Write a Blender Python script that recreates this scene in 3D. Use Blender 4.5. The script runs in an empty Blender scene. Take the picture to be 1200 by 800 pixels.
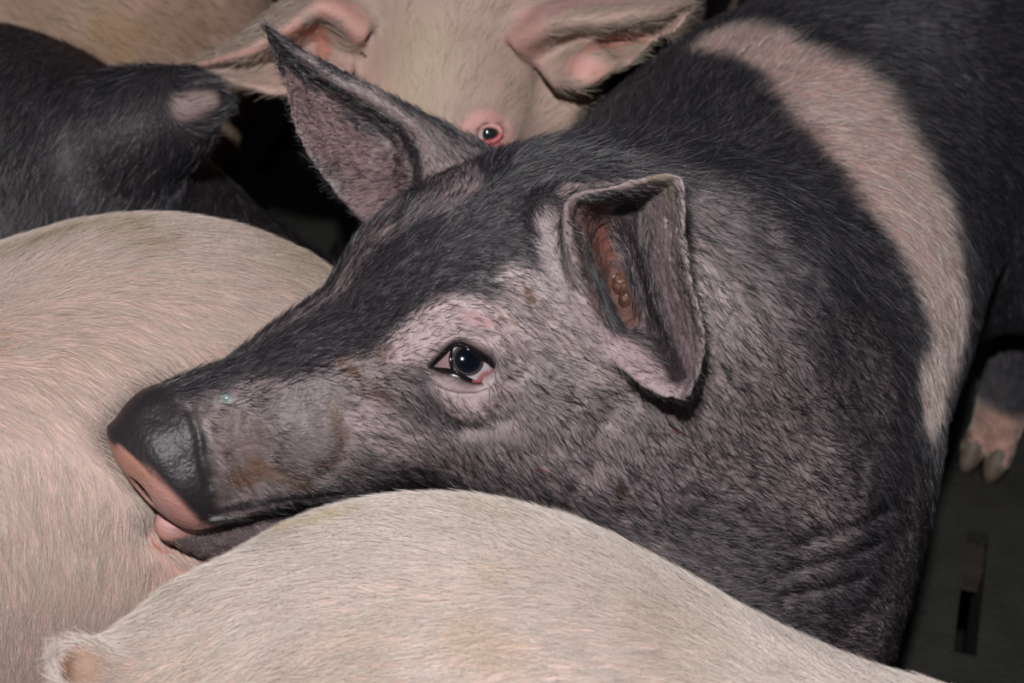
import bpy, bmesh, math, random
import numpy as np
from mathutils import Vector, Matrix
from mathutils.bvhtree import BVHTree
from mathutils.kdtree import KDTree

# ------------------------------------------------------------------ camera, light, exposure
FPX = 1903.0                                   # focal length in pixels of the 1200 px wide frame
PITCH = math.radians(42.0)
CAM = np.array([0.0, 0.0, 1.35])
CX = np.array([1.0, 0.0, 0.0])
CY = np.array([0.0, math.sin(PITCH), math.cos(PITCH)])
CV = np.array([0.0, math.cos(PITCH), -math.sin(PITCH)])
SC = bpy.context.scene
COL = SC.collection
rng = np.random.default_rng(7)

cam_data = bpy.data.cameras.new('camera')
cam_data.sensor_width = 36.0
cam_data.lens = 36.0 * FPX / 1200.0
cam_data.clip_start = 0.05
cam_data.dof.use_dof = True
cam_data.dof.focus_distance = 1.01
cam_data.dof.aperture_fstop = 9.0
cam = bpy.data.objects.new('camera', cam_data)
cam.location = CAM
cam.rotation_euler = (math.pi / 2 - PITCH, 0, 0)
COL.objects.link(cam)
SC.camera = cam

world = bpy.data.worlds.new('barn_air')
world.use_nodes = True
world.node_tree.nodes['Background'].inputs[0].default_value = (0.62, 0.72, 1.0, 1)
world.node_tree.nodes['Background'].inputs[1].default_value = 0.035
SC.world = world

def area_light(name, loc, target, size, power, color=(1, 1, 1)):
    l = bpy.data.lights.new(name, 'AREA')
    l.shape = 'DISK'; l.size = size; l.energy = power; l.color = color
    o = bpy.data.objects.new(name, l)
    o.location = loc
    d = Vector(target) - Vector(loc)
    o.rotation_euler = d.to_track_quat('-Z', 'Y').to_euler()
    COL.objects.link(o)
    return o
# the photographer's flash, held a little above the lens
FLASH = CAM + CX * (-0.08) + CY * 0.34 - CV * 0.45
area_light('camera_flash', FLASH, CAM + CV * 1.1, 0.05, 34.0, (1.0, 0.965, 0.955))

SC.view_settings.view_transform = 'Standard'
SC.view_settings.look = 'None'
SC.view_settings.gamma = 1.0
SC.view_settings.exposure = 0.0
SC.view_settings.use_curve_mapping = False
try:
    SC.cycles_curves.shape = 'RIBBONS'
except Exception:
    pass

def P(px, py, d):
    """World point seen at a photo pixel, d metres along the optical axis."""
    return CAM + d * ((px - 600.0) / FPX * CX - (py - 400.0) / FPX * CY + CV)
def ray(px, py):
    v = (px - 600.0) / FPX * CX - (py - 400.0) / FPX * CY + CV
    return v / np.linalg.norm(v)
def proj(p):
    q = np.asarray(p) - CAM
    d = q @ CV
    return 600 + FPX * (q @ CX) / d, 400 - FPX * (q @ CY) / d, d
def lin(r, g, b):
    c = np.array([r, g, b], float) / 255.0
    return np.where(c <= 0.04045, c / 12.92, ((c + 0.055) / 1.055) ** 2.4)
def unit(v):
    v = np.asarray(v, float)
    return v / np.maximum(np.linalg.norm(v, axis=-1, keepdims=True), 1e-12)

# ------------------------------------------------------------------ value noise
def vnoise(p, seed=0):
    p = np.asarray(p, float)
    i = np.floor(p).astype(np.int64); f = p - i
    f = f * f * (3 - 2 * f)
    def h(ix, iy, iz):
        n = (ix * 374761393 + iy * 668265263 + iz * 2147483647 + seed * 1274126177) & 0xffffffff
        n = ((n ^ (n >> 13)) * 1274126177) & 0xffffffff
        n = n ^ (n >> 16)
        return (n & 0xffff) / 65535.0
    out = 0
    for dx in (0, 1):
        for dy in (0, 1):
            for dz in (0, 1):
                w = (f[:, 0] if dx else 1 - f[:, 0]) * (f[:, 1] if dy else 1 - f[:, 1]) * (f[:, 2] if dz else 1 - f[:, 2])
                out = out + w * h(i[:, 0] + dx, i[:, 1] + dy, i[:, 2] + dz)
    return out * 2 - 1
def fbm(p, seed=0, o=3):
    return sum(vnoise(p * 2 ** k, seed + k * 17) * 0.5 ** k for k in range(o)) / sum(0.5 ** k for k in range(o))

# ------------------------------------------------------------------ distance-field modelling of bodies
class Body:
    """A body as one continuous surface, grown from smoothly blended shapes."""
    def __init__(self):
        self.p = []
    def ell(self, c, r, axes=None, k=0.03, op='u'):
        A = np.eye(3) if axes is None else unit(np.asarray(axes, float))
        c = np.asarray(c, float); r = np.asarray(r, float)
        def f(q):
            l = (q - c) @ A.T
            k0 = np.linalg.norm(l / r, axis=1); k1 = np.linalg.norm(l / (r * r), axis=1)
            return np.where(k1 > 1e-9, k0 * (k0 - 1) / np.maximum(k1, 1e-9), -r.min())
        self.p.append((f, c, r.max(), k, op))
    def cone(self, a, ra, b, rb, k=0.03, op='u'):
        a = np.asarray(a, float); b = np.asarray(b, float)
        ba = b - a; L2 = ba @ ba; rr = ra - rb; a2 = L2 - rr * rr; il2 = 1 / L2
        def f(q):
            pa = q - a; y = pa @ ba; z = y - L2
            x = pa * L2 - ba * y[:, None]; x2 = (x * x).sum(1)
            y2 = y * y * L2; z2 = z * z * L2
            kk = np.sign(rr) * rr * rr * x2
            c1 = np.sign(z) * a2 * z2 > kk
            c2 = np.sign(y) * a2 * y2 < kk
            d3 = (np.sqrt(np.maximum(x2 * a2 * il2, 0)) + y * rr) * il2 - ra
            return np.where(c1, np.sqrt(x2 + z2) * il2 - rb, np.where(c2, np.sqrt(x2 + y2) * il2 - ra, d3))
        self.p.append((f, (a + b) / 2, math.sqrt(L2) / 2 + max(ra, rb), k, op))
    def chain(self, pts, k=0.03, op='u'):
        for (a, ra), (b, rb) in zip(pts[:-1], pts[1:]):
            self.cone(a, ra, b, rb, k, op)
    def sheet(self, S, T, k=0.01):
        """S: (n,m,3) surface samples of a thin curved sheet, T: (n,m) half thickness."""
        X = S.reshape(-1, 3); th = T.reshape(-1)
        kd = KDTree(len(X))
        for i, x in enumerate(X): kd.insert(x, i)
        kd.balance()
        c = X.mean(0); R = np.linalg.norm(X - c, axis=1).max() + th.max()
        lo = X.min(0) - 0.03; hi = X.max(0) + 0.03
        def f(q):
            out = np.full(len(q), 0.5)
            m = ((q > lo) & (q < hi)).all(1)
            idx = np.nonzero(m)[0]
            for j in idx:
                _, i, d = kd.find(q[j])
                out[j] = d - th[i]
            return out
        f.sheet = True
        self.p.append((f, c, R, k, 'u'))
    avoid = ()
    def __call__(self, q, pad=0.05, sheets=True):
        d = self.raw(q, pad, sheets)
        for o in self.avoid:               # flesh flattens where one animal leans on another
            near = d < 0.06
            if near.any():
                v = 0.009 - o.raw(q[near], 0.03, False)
                w = d[near]; k = 0.012
                h = np.maximum(k - np.abs(w - v), 0) / k
                d[near] = np.maximum(w, v) + h * h * k * 0.25
        return d
    def raw(self, q, pad=0.05, sheets=True):
        d = np.full(len(q), 1.0)
        for f, c, R, k, op in self.p:
            if not sheets and getattr(f, 'sheet', False): continue
            m = ((q - c) ** 2).sum(1) < (R + k + pad) ** 2
            if not m.any(): continue
            v = f(q[m]); w = d[m]
            if op == 'u':
                h = np.maximum(k - np.abs(w - v), 0) / k
                d[m] = np.minimum(w, v) - h * h * k * 0.25
            else:
                v = -v
                h = np.maximum(k - np.abs(w - v), 0) / k
                d[m] = np.maximum(w, v) + h * h * k * 0.25
        return d
    def mesh(self, h, lo=None, hi=None, B=8):
        if lo is None:
            u = [p for p in self.p if p[4] == 'u']
            lo = np.min([c - R - 0.02 for _, c, R, _, _ in u], axis=0)
            hi = np.max([c + R + 0.02 for _, c, R, _, _ in u], axis=0)
        nb = np.ceil((hi - lo) / (h * B)).astype(int)
        g = np.stack(np.meshgrid(*[np.arange(n) for n in nb], indexing='ij'), -1).reshape(-1, 3)
        cen = lo + (g + 0.5) * h * B
        act = g[np.abs(self(cen, 0.08)) < h * B * 1.15]
        n1 = B + 1
        loc = np.stack(np.meshgrid(*[np.arange(n1)] * 3, indexing='ij'), -1).reshape(-1, 3)
        G = nb * B + 4
        key = lambda a: (a[..., 0] * G[1] + a[..., 1]) * G[2] + a[..., 2]
        corners = np.array([[i, j, k] for i in (0, 1) for j in (0, 1) for k in (0, 1)])
        edges = [(a, b) for a in range(8) for b in range(a + 1, 8) if np.abs(corners[a] - corners[b]).sum() == 1]
        VK, VP, Q = [], [], []
        for s in range(0, len(act), 400):
            blk = act[s:s + 400]
            gi = (blk[:, None, :] * B + loc[None]).reshape(-1, 3)
            D = self(lo + gi * h, 0.02).reshape(len(blk), n1, n1, n1)
            keep = (D.min((1, 2, 3)) < 0) & (D.max((1, 2, 3)) > 0)
            blk = blk[keep]; D = D[keep]
            if not len(blk): continue
            c8 = np.stack([D[:, i:i + B, j:j + B, k:k + B] for i, j, k in corners], -1)
            ins = c8 < 0
            mix = ins.any(-1) & ~ins.all(-1)
            bi, ci, cj, ck = np.nonzero(mix)
            c = c8[mix]; acc = np.zeros((len(c), 3)); cnt = np.zeros(len(c))
            for a, b in edges:
                va, vb = c[:, a], c[:, b]
                m = (va < 0) != (vb < 0)
                t = np.where(m, va / np.where(m, va - vb, 1), 0)
                pos = corners[a] + t[:, None] * (corners[b] - corners[a])
                acc += pos * m[:, None]; cnt += m
            cell = blk[bi] * B + np.stack([ci, cj, ck], -1)
            VK.append(key(cell + 1)); VP.append(lo + (cell + acc / cnt[:, None]) * h)
            for ax in range(3):
                e = np.zeros(3, int); e[ax] = 1
                d0 = D[:, :B, :B, :B]
                d1 = D[:, e[0]:B + e[0], e[1]:B + e[1], e[2]:B + e[2]]
                m = (d0 < 0) != (d1 < 0)
                bi, ci, cj, ck = np.nonzero(m)
                base = blk[bi] * B + np.stack([ci, cj, ck], -1) + 1
                u = np.zeros(3, int); u[(ax + 1) % 3] = 1
                v = np.zeros(3, int); v[(ax + 2) % 3] = 1
                q = np.stack([key(base - u - v), key(base - v), key(base), key(base - u)], -1)
                fl = d0[m] > 0
                q[fl] = q[fl][:, ::-1]
                Q.append(q)
        VK = np.concatenate(VK); VP = np.concatenate(VP); Q = np.concatenate(Q)
        o = np.argsort(VK); VK = VK[o]; VP = VP[o]
        idx = np.searchsorted(VK, Q); idx = np.minimum(idx, len(VK) - 1)
        ok = (VK[idx] == Q).all(1)
        F = idx[ok]
        V = VP
        for _ in range(2):
            V = self.project(V)
        return V, F
    def project(self, V):
        e = 0.0008
        d = self(V)
        g = np.stack([self(V + np.eye(3)[i] * e) - self(V - np.eye(3)[i] * e) for i in range(3)], -1) / (2 * e)
        n2 = np.maximum((g * g).sum(1), 0.2)
        st = np.clip(d, -0.0012, 0.0012)
        return V - g * (st / n2)[:, None]

def relax(V, F, it=1, lam=0.4, w=None):
    for _ in range(it):
        acc = np.zeros_like(V); cnt = np.zeros(len(V))
        for a, b in ((0, 1), (1, 2), (2, 3), (3, 0)):
            np.add.at(acc, F[:, a], V[F[:, b]]); np.add.at(cnt, F[:, a], 1)
            np.add.at(acc, F[:, b], V[F[:, a]]); np.add.at(cnt, F[:, b], 1)
        m = acc / np.maximum(cnt, 1)[:, None]
        l = lam if w is None else lam * w[:, None]
        V = V + (m - V) * l
    return V

def subdivide(V, T, sel):
    """Split every triangle of T touching sel=True once (1 to 4), fitting its neighbours."""
    E = np.sort(np.concatenate([T[:, [0, 1]], T[:, [1, 2]], T[:, [2, 0]]]), 1)
    K = E[:, 0].astype(np.int64) * len(V) + E[:, 1]
    full = sel[T].any(1)
    spl = np.unique(K[np.tile(full, 3)])
    a, b = spl // len(V), spl % len(V)
    mid = (V[a] + V[b]) / 2
    n = len(T)
    kk = K.reshape(3, n)
    pos = np.searchsorted(spl, kk); pos = np.minimum(pos, max(len(spl) - 1, 0))
    has = spl[pos] == kk
    M = pos + len(V)
    cnt = has.sum(0)
    out = [T[cnt == 0]]
    m = cnt == 3
    t = T[m]; x, y, z = M[0][m], M[1][m], M[2][m]
    out += [np.stack([t[:, 0], x, z], 1), np.stack([x, t[:, 1], y], 1), np.stack([z, y, t[:, 2]], 1), np.stack([x, y, z], 1)]
    for r in range(3):
        e0, e1, e2 = r, (r + 1) % 3, (r + 2) % 3
        va, vb, vc = T[:, e0], T[:, e1], T[:, e2]
        m = (cnt == 1) & has[e0]
        out += [np.stack([va[m], M[e0][m], vc[m]], 1), np.stack([M[e0][m], vb[m], vc[m]], 1)]
        m = (cnt == 2) & ~has[e0]          # edges e1, e2 split
        out += [np.stack([vc[m], M[e2][m], M[e1][m]], 1), np.stack([va[m], vb[m], M[e1][m]], 1), np.stack([va[m], M[e1][m], M[e2][m]], 1)]
    return np.concatenate([V, mid]), np.concatenate(out)

def vnormals(V, T):
    n = np.cross(V[T[:, 1]] - V[T[:, 0]], V[T[:, 2]] - V[T[:, 0]])
    out = np.zeros_like(V)
    for i in range(3): np.add.at(out, T[:, i], n)
    return unit(out)

def spline(S, n):
    """Catmull-Rom samples of a polyline of any dimension."""
    S = np.asarray(S, float)
    if len(S) < 3: 
        t = np.linspace(0, 1, n)[:, None]
        return S[0] * (1 - t) + S[-1] * t
    X = np.concatenate([[2 * S[0] - S[1]], S, [2 * S[-1] - S[-2]]])
    u = np.linspace(0, len(S) - 1 - 1e-9, n); i = u.astype(int); t = (u - i)[(slice(None),) + (None,) * (S.ndim - 1)]
    a, b, c, d = X[i], X[i + 1], X[i + 2], X[i + 3]
    return 0.5 * (2 * b + (c - a) * t + (2 * a - 5 * b + 4 * c - d) * t * t + (3 * b - a - 3 * c + d) * t ** 3)
def patch(grid, n=60, m=60):
    g = np.asarray(grid, float)                       # rows x cols x (px, py, d, thickness mm)
    W = np.concatenate([np.stack([[P(*c[:3]) for c in r] for r in g]), g[:, :, 3:] / 1000.0], -1)
    A = spline(W, n)
    A = spline(np.swapaxes(A, 0, 1), m)
    return A[..., :3], np.maximum(A[..., 3], 0.0019)

class Skin:
    """Surface of a body with paint, hair and relief channels on its vertices."""
    def __init__(self, V, T, base, hair, hd=1.0, hl=1.0):
        self.V, self.T = V, T
        self.refresh()
        n = len(V)
        self.col = np.tile(np.asarray(base, float), (n, 1))
        self.hc = np.tile(np.asarray(hair, float), (n, 1))
        self.hd = np.full(n, float(hd)); self.hl = np.full(n, float(hl)); self.wet = np.zeros(n)
        self.lift = np.zeros(n)
    def refresh(self):
        self.N = vnormals(self.V, self.T)
        self.bvh = BVHTree.FromPolygons(self.V.tolist(), self.T.tolist(), all_triangles=True)
    def hit(self, px, py):
        r = ray(px, py)
        co, no, i, d = self.bvh.ray_cast(Vector(CAM), Vector(r))
        if co is None:
            co, no, i, d = self.bvh.find_nearest(Vector(CAM + r * 1.25))
        return np.array(co), np.array(no)
    def line(self, pts, n=None):
        s = spline(np.array(pts, float), n or max(2, 6 * (len(pts) - 1))) if len(pts) > 1 else np.array(pts, float)
        h = [self.hit(*p[:2]) for p in s]
        return np.array([a for a, _ in h]), np.array([b for _, b in h])
    def dist(self, L):
        X, Nn = L
        best = np.full(len(self.V), 9.0)
        lo, hi = X.min(0) - 0.12, X.max(0) + 0.12
        m = np.nonzero(((self.V > lo) & (self.V < hi)).all(1))[0]
        q = self.V[m]; b = np.full(len(m), 9.0)
        if len(X) == 1:
            b = np.linalg.norm(q - X[0], axis=1)
        for a, c in zip(X[:-1], X[1:]):
            ac = c - a; t = np.clip(((q - a) @ ac) / max(ac @ ac, 1e-12), 0, 1)
            b = np.minimum(b, np.linalg.norm(q - a - t[:, None] * ac, axis=1))
        nm = unit(Nn.mean(0))
        b = np.where(self.N[m] @ nm < -0.35, 9.0, b)
        best[m] = b
        return best
    def weight(self, pts, r, soft=0.6, rag=0.0, seed=0):
        """Weight of a stroke of radius r (metres) along photo points laid on the surface."""
        d = self.dist(self.line(pts))
        if rag:
            d = d + rag * fbm(self.V * 90, seed)
        w = np.clip((r - d) / max(r * soft, 1e-5), 0, 1)
        return w * w * (3 - 2 * w)
    def paint(self, pts, r, col=None, hd=None, hl=None, hc=None, wet=None, lift=None, op=1.0, soft=0.6, rag=0.0, seed=0):
        w = self.weight(pts, r, soft, rag, seed) * op
        self.blend(w, col, hd, hl, hc, wet, lift)
        return w
    def blend(self, w, col=None, hd=None, hl=None, hc=None, wet=None, lift=None):
        if col is not None: self.col += (np.asarray(col) - self.col) * w[:, None]
        if hc is not None: self.hc += (np.asarray(hc) - self.hc) * w[:, None]
        if hd is not None: self.hd += (hd - self.hd) * w
        if hl is not None: self.hl += (hl - self.hl) * w
        if wet is not None: self.wet += (wet - self.wet) * w
        if lift is not None: self.lift += (lift - self.lift) * w
    def relief(self, pts, width, amp):
        d = self.dist(self.line(pts))
        self.off = getattr(self, 'off', np.zeros(len(self.V)))
        if len(self.off) != len(self.V): self.off = np.zeros(len(self.V))
        self.off += amp * np.exp(-(d / width) ** 2)
    def apply_relief(self):
        self.V = self.V + self.N * self.off[:, None]
        self.off = np.zeros(len(self.V)); self.refresh()

def link_mesh(name, V, F, mat, parent=None, col=None, wet=None, smooth=True):
    me = bpy.data.meshes.new(name)
    V = np.asarray(V, float)
    if isinstance(F, np.ndarray):
        k = F.shape[1]
        me.vertices.add(len(V)); me.vertices.foreach_set('co', V.astype(np.float32).ravel())
        me.loops.add(F.size); me.loops.foreach_set('vertex_index', F.astype(np.int32).ravel())
        me.polygons.add(len(F)); me.polygons.foreach_set('loop_start', np.arange(0, F.size, k, dtype=np.int32))
        me.update(calc_edges=True)
    else:
        me.from_pydata([tuple(v) for v in V], [], [tuple(f) for f in F])
    if smooth: me.polygons.foreach_set('use_smooth', np.ones(len(me.polygons), bool))
    if col is not None:
        a = me.attributes.new('skin_colour', 'FLOAT_COLOR', 'POINT')
        a.data.foreach_set('color', np.concatenate([col, np.ones((len(V), 1))], 1).astype(np.float32).ravel())
    if wet is not None:
        a = me.attributes.new('wet', 'FLOAT', 'POINT')
        a.data.foreach_set('value', wet.astype(np.float32))
    if mat: me.materials.append(mat)
    me.update()
    o = bpy.data.objects.new(name, me)
    COL.objects.link(o)
    if parent is not None: o.parent = parent
    return o

def grow_hair(name, sk, n, arrows, length, radius, mat, parent, jitter=0.25, seg=5, lift=0.3, wave=0.2, clump=0.35, seed=1, region=None, window=(-120, 1320, -120, 920), flat=None, tint=0.25, grey=0.0):
    """Short coat of single hairs rooted on the skin, combed along arrows laid on the surface."""
    r = np.random.default_rng(seed)
    V, T = sk.V, sk.T
    a, b, c = V[T[:, 0]], V[T[:, 1]], V[T[:, 2]]
    ar = np.linalg.norm(np.cross(b - a, c - a), axis=1) / 2
    cen = (a + b + c) / 3
    x, y, d = proj(cen)
    fn = unit(np.cross(b - a, c - a))
    face = (fn * unit(CAM - cen)).sum(1)
    ins = (x > window[0]) & (x < window[1]) & (y > window[2]) & (y < window[3]) & (face > -0.45)
    near_ = (x > -900) & (x < 2100) & (y > -700) & (y < 1900) & (face > -0.8) & (cen[:, 2] > .1)
    w = ar * sk.hd[T].mean(1) * np.where(ins, 1.0, np.where(near_, 0.42, 0.0))      # thinner coat well outside the view
    n = int(min(n * w.sum() / max(w[ins].sum(), 1e-9), n * 2.2))
    if region is not None: w = w * region(cen)
    cw = np.cumsum(w)
    ti = np.searchsorted(cw, r.random(n) * cw[-1]); ti = np.minimum(ti, len(T) - 1)
    u, v = r.random(n), r.random(n)
    fl = u + v > 1; u[fl], v[fl] = 1 - u[fl], 1 - v[fl]
    bw = np.stack([1 - u - v, u, v], 1)
    it = lambda A: (A[T[ti]] * (bw[:, :, None] if A.ndim == 2 else bw)).sum(1)
    root = it(V); N = unit(it(sk.N)); hc = it(sk.hc); hl = it(sk.hl); lf = it(sk.lift)
    # comb field
    AP, AD = [], []
    for (x0, y0, dx, dy) in arrows:
        m = math.hypot(dx, dy)
        p0, n0 = sk.hit(x0, y0)
        p1, n1 = sk.hit(x0 + dx / m * 6, y0 + dy / m * 6)
        if np.linalg.norm(p1 - p0) > 0.02:
            pr = proj(p0)[2]; p1 = P(x0 + dx / m * 6, y0 + dy / m * 6, pr)
        t = p1 - p0; t = t - n0 * (t @ n0)
        AP.append(p0); AD.append(unit(t))
    AP = np.array(AP); AD = np.array(AD)
    if flat is not None:      # arrows given in 3-D as well
        AP = np.concatenate([AP, np.array([f[0] for f in flat])]) if len(AP) else np.array([f[0] for f in flat])
        AD = np.concatenate([AD, unit(np.array([f[1] for f in flat], float))]) if len(AD) else unit(np.array([f[1] for f in flat], float))
    D = np.zeros((n, 3))
    for s in range(0, n, 20000):
        q = root[s:s + 20000]
        dd = ((q[:, None, :] - AP[None]) ** 2).sum(-1)
        ww = 1 / (dd + 0.0004) ** 1.7
        D[s:s + 20000] = (ww[:, :, None] * AD[None]).sum(1) / ww.sum(1)[:, None]
    tan = lambda v: unit(v - N * (v * N).sum(1)[:, None])
    D = tan(D)
    side = np.cross(N, D)
    cl = fbm(root * 60, seed, 2) * clump + fbm(root * 300, seed + 5, 2) * clump + r.normal(0, jitter, n)
    D = tan(D + side * cl[:, None])
    side = np.cross(N, D)
    L = length * hl * r.uniform(0.55, 1.15, n)
    lf = (lift + lf) * r.uniform(0.5, 1.5, n)
    bend = r.normal(0, wave, n)
    tt = np.linspace(0, 1, seg)
    pts = np.zeros((n, seg, 3))
    for k, t in enumerate(tt):
        up = lf * (t - 0.42 * t * t)
        pts[:, k] = root - N * 0.0006 * (t == 0) + (D * t + N * (up)[:, None] + side * (bend * t * t * 0.5)[:, None]) * L[:, None]
    cu = bpy.data.hair_curves.new(name)
    cu.add_curves([seg] * n)
    cu.attributes['position'].data.foreach_set('vector', pts.astype(np.float32).ravel())
    ra = cu.attributes.get('radius') or cu.attributes.new('radius', 'FLOAT', 'POINT')
    rad = radius * r.uniform(0.6, 1.25, n)[:, None] * (1 - 0.8 * tt ** 1.5)[None]
    ra.data.foreach_set('value', rad.astype(np.float32).ravel())
    cc = cu.attributes.new('hair_colour', 'FLOAT_COLOR', 'CURVE')
    hc = hc * np.exp(r.normal(0, tint, n))[:, None]
    gm = (r.random(n) < grey) & (hc.mean(1) < .1)          # scattered pale hairs in a dark coat
    hc[gm] = hc[gm] * 2.0 + lin(104, 98, 98) * r.uniform(.3, 1.1, gm.sum())[:, None]
    cc.data.foreach_set('color', np.concatenate([np.clip(hc, 0, 1), np.ones((n, 1))], 1).astype(np.float32).ravel())
    cu.materials.append(mat)
    o = bpy.data.objects.new(name, cu)
    o['kind'] = 'stuff'
    COL.objects.link(o); o.parent = parent
    return o

# ------------------------------------------------------------------ materials
def nodes(name):
    m = bpy.data.materials.new(name); m.use_nodes = True
    nt = m.node_tree; b = nt.nodes['Principled BSDF']
    return m, nt, b
def skin_material(name, rough=0.55, bump=0.35, sss=0.05, scale=420, mott=0.12, spec=0.35):
    m, nt, b = nodes(name)
    N, L = nt.nodes, nt.links
    at = N.new('ShaderNodeAttribute'); at.attribute_name = 'skin_colour'
    we = N.new('ShaderNodeAttribute'); we.attribute_name = 'wet'
    tc = N.new('ShaderNodeTexCoord')
    n1 = N.new('ShaderNodeTexNoise'); n1.inputs['Scale'].default_value = 45; n1.inputs['Detail'].default_value = 6
    L.new(tc.outputs['Object'], n1.inputs['Vector'])
    mr = N.new('ShaderNodeMapRange'); mr.inputs['From Min'].default_value = 0.3; mr.inputs['From Max'].default_value = 0.7
    mr.inputs['To Min'].default_value = 1 - mott; mr.inputs['To Max'].default_value = 1 + mott
    L.new(n1.outputs['Fac'], mr.inputs['Value'])
    mx = N.new('ShaderNodeVectorMath'); mx.operation = 'SCALE'
    L.new(at.outputs['Color'], mx.inputs[0]); L.new(mr.outputs[0], mx.inputs['Scale'])
    L.new(mx.outputs[0], b.inputs['Base Color'])
    rr = N.new('ShaderNodeMapRange'); rr.inputs['To Min'].default_value = rough; rr.inputs['To Max'].default_value = 0.16
    L.new(we.outputs['Fac'], rr.inputs['Value']); L.new(rr.outputs[0], b.inputs['Roughness'])
    b.inputs['Specular IOR Level'].default_value = spec
    b.inputs['Subsurface Weight'].default_value = sss
    b.inputs['Subsurface Radius'].default_value = (0.006, 0.002, 0.001)
    b.inputs['Subsurface Scale'].default_value = 1.0
    n2 = N.new('ShaderNodeTexNoise'); n2.inputs['Scale'].default_value = scale; n2.inputs['Detail'].default_value = 5
    L.new(tc.outputs['Object'], n2.inputs['Vector'])
    vo = N.new('ShaderNodeTexVoronoi'); vo.feature = 'DISTANCE_TO_EDGE'; vo.inputs['Scale'].default_value = scale * 0.55
    L.new(tc.outputs['Object'], vo.inputs['Vector'])
    ad = N.new('ShaderNodeMath'); ad.operation = 'ADD'
    L.new(n2.outputs['Fac'], ad.inputs[0]); L.new(vo.outputs['Distance'], ad.inputs[1])
    bp = N.new('ShaderNodeBump'); bp.inputs['Distance'].default_value = 0.0015
    wb = N.new('ShaderNodeMapRange'); wb.inputs['To Min'].default_value = bump; wb.inputs['To Max'].default_value = bump * .10
    L.new(we.outputs['Fac'], wb.inputs['Value']); L.new(wb.outputs[0], bp.inputs['Strength'])
    L.new(ad.outputs[0], bp.inputs['Height']); L.new(bp.outputs[0], b.inputs['Normal'])
    return m
def hair_material(name, rough=0.38, spec=0.5):
    m, nt, b = nodes(name)
    at = nt.nodes.new('ShaderNodeAttribute'); at.attribute_name = 'hair_colour'
    nt.links.new(at.outputs['Color'], b.inputs['Base Color'])
    b.inputs['Roughness'].default_value = rough
    b.inputs['Specular IOR Level'].default_value = spec
    return m
def plain(name, col, rough=0.5, spec=0.5, coat=0.0, bump=0.0, bscale=200, metallic=0.0, mott=0.0):
    m, nt, b = nodes(name)
    N, L = nt.nodes, nt.links
    tc = N.new('ShaderNodeTexCoord'); n = N.new('ShaderNodeTexNoise'); n.inputs['Scale'].default_value = bscale; n.inputs['Detail'].default_value = 6
    L.new(tc.outputs['Object'], n.inputs['Vector'])
    mr = N.new('ShaderNodeMapRange'); mr.inputs['To Min'].default_value = 1 - mott; mr.inputs['To Max'].default_value = 1 + mott
    L.new(n.outputs['Fac'], mr.inputs['Value'])
    mx = N.new('ShaderNodeVectorMath'); mx.operation = 'SCALE'; mx.inputs[0].default_value = tuple(col)[:3]
    L.new(mr.outputs[0], mx.inputs['Scale']); L.new(mx.outputs[0], b.inputs['Base Color'])
    b.inputs['Roughness'].default_value = rough; b.inputs['Specular IOR Level'].default_value = spec
    b.inputs['Coat Weight'].default_value = coat; b.inputs['Coat Roughness'].default_value = 0.03
    b.inputs['Metallic'].default_value = metallic
    if bump:
        bp = N.new('ShaderNodeBump'); bp.inputs['Strength'].default_value = bump; bp.inputs['Distance'].default_value = 0.002
        L.new(n.outputs['Fac'], bp.inputs['Height']); L.new(bp.outputs[0], b.inputs['Normal'])
    return m
def attr_plain(name, rough=0.2, coat=1.0):
    m, nt, b = nodes(name)
    at = nt.nodes.new('ShaderNodeAttribute'); at.attribute_name = 'skin_colour'
    nt.links.new(at.outputs['Color'], b.inputs['Base Color'])
    b.inputs['Roughness'].default_value = rough; b.inputs['Coat Weight'].default_value = coat; b.inputs['Coat Roughness'].default_value = 0.02
    return m

M_skin = skin_material('mottled_skin', spec=.4)
M_white = skin_material('pale_skin', rough=0.6, bump=0.25, sss=0.12, mott=0.05)
M_hair = hair_material('coat_hair', .32, .8)
M_whair = hair_material('pale_coat_hair', 0.45, 0.35)
M_eye = attr_plain('wet_eye', .07, .6)
M_hoof = plain('hoof_horn', lin(96, 84, 74), 0.6, bump=0.4, bscale=90, mott=0.3)

def tube(path, rad, n=10, closed=False, taper=None):
    path = np.asarray(path, float); m = len(path)
    rad = np.broadcast_to(rad, (m,))
    tg = unit(np.gradient(path, axis=0))
    ref = np.array([0.3, 0.2, 0.93]); V = []; F = []
    for i in range(m):
        a = unit(np.cross(tg[i], ref)); b = np.cross(tg[i], a)
        for k in range(n):
            t = 2 * math.pi * k / n
            V.append(path[i] + (a * math.cos(t) + b * math.sin(t)) * rad[i])
    for i in range(m - 1):
        for k in range(n):
            F.append((i * n + k, i * n + (k + 1) % n, (i + 1) * n + (k + 1) % n, (i + 1) * n + k))
    F.append(tuple(range(n))[::-1]); F.append(tuple((m - 1) * n + k for k in range(n)))
    return V, F

def thing(o, label, cat, group=None, kind=None):
    if label: o['label'] = label
    if cat: o['category'] = cat
    if group: o['group'] = group
    if kind: o['kind'] = kind
    return o
def empty(name, loc):
    o = bpy.data.objects.new(name, None); o.location = loc; o.empty_display_size = 0.1
    COL.objects.link(o); return o
def hang(o, root):
    o.parent = root; o.matrix_parent_inverse = Matrix.Translation(-Vector(root.location)); return o
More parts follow.
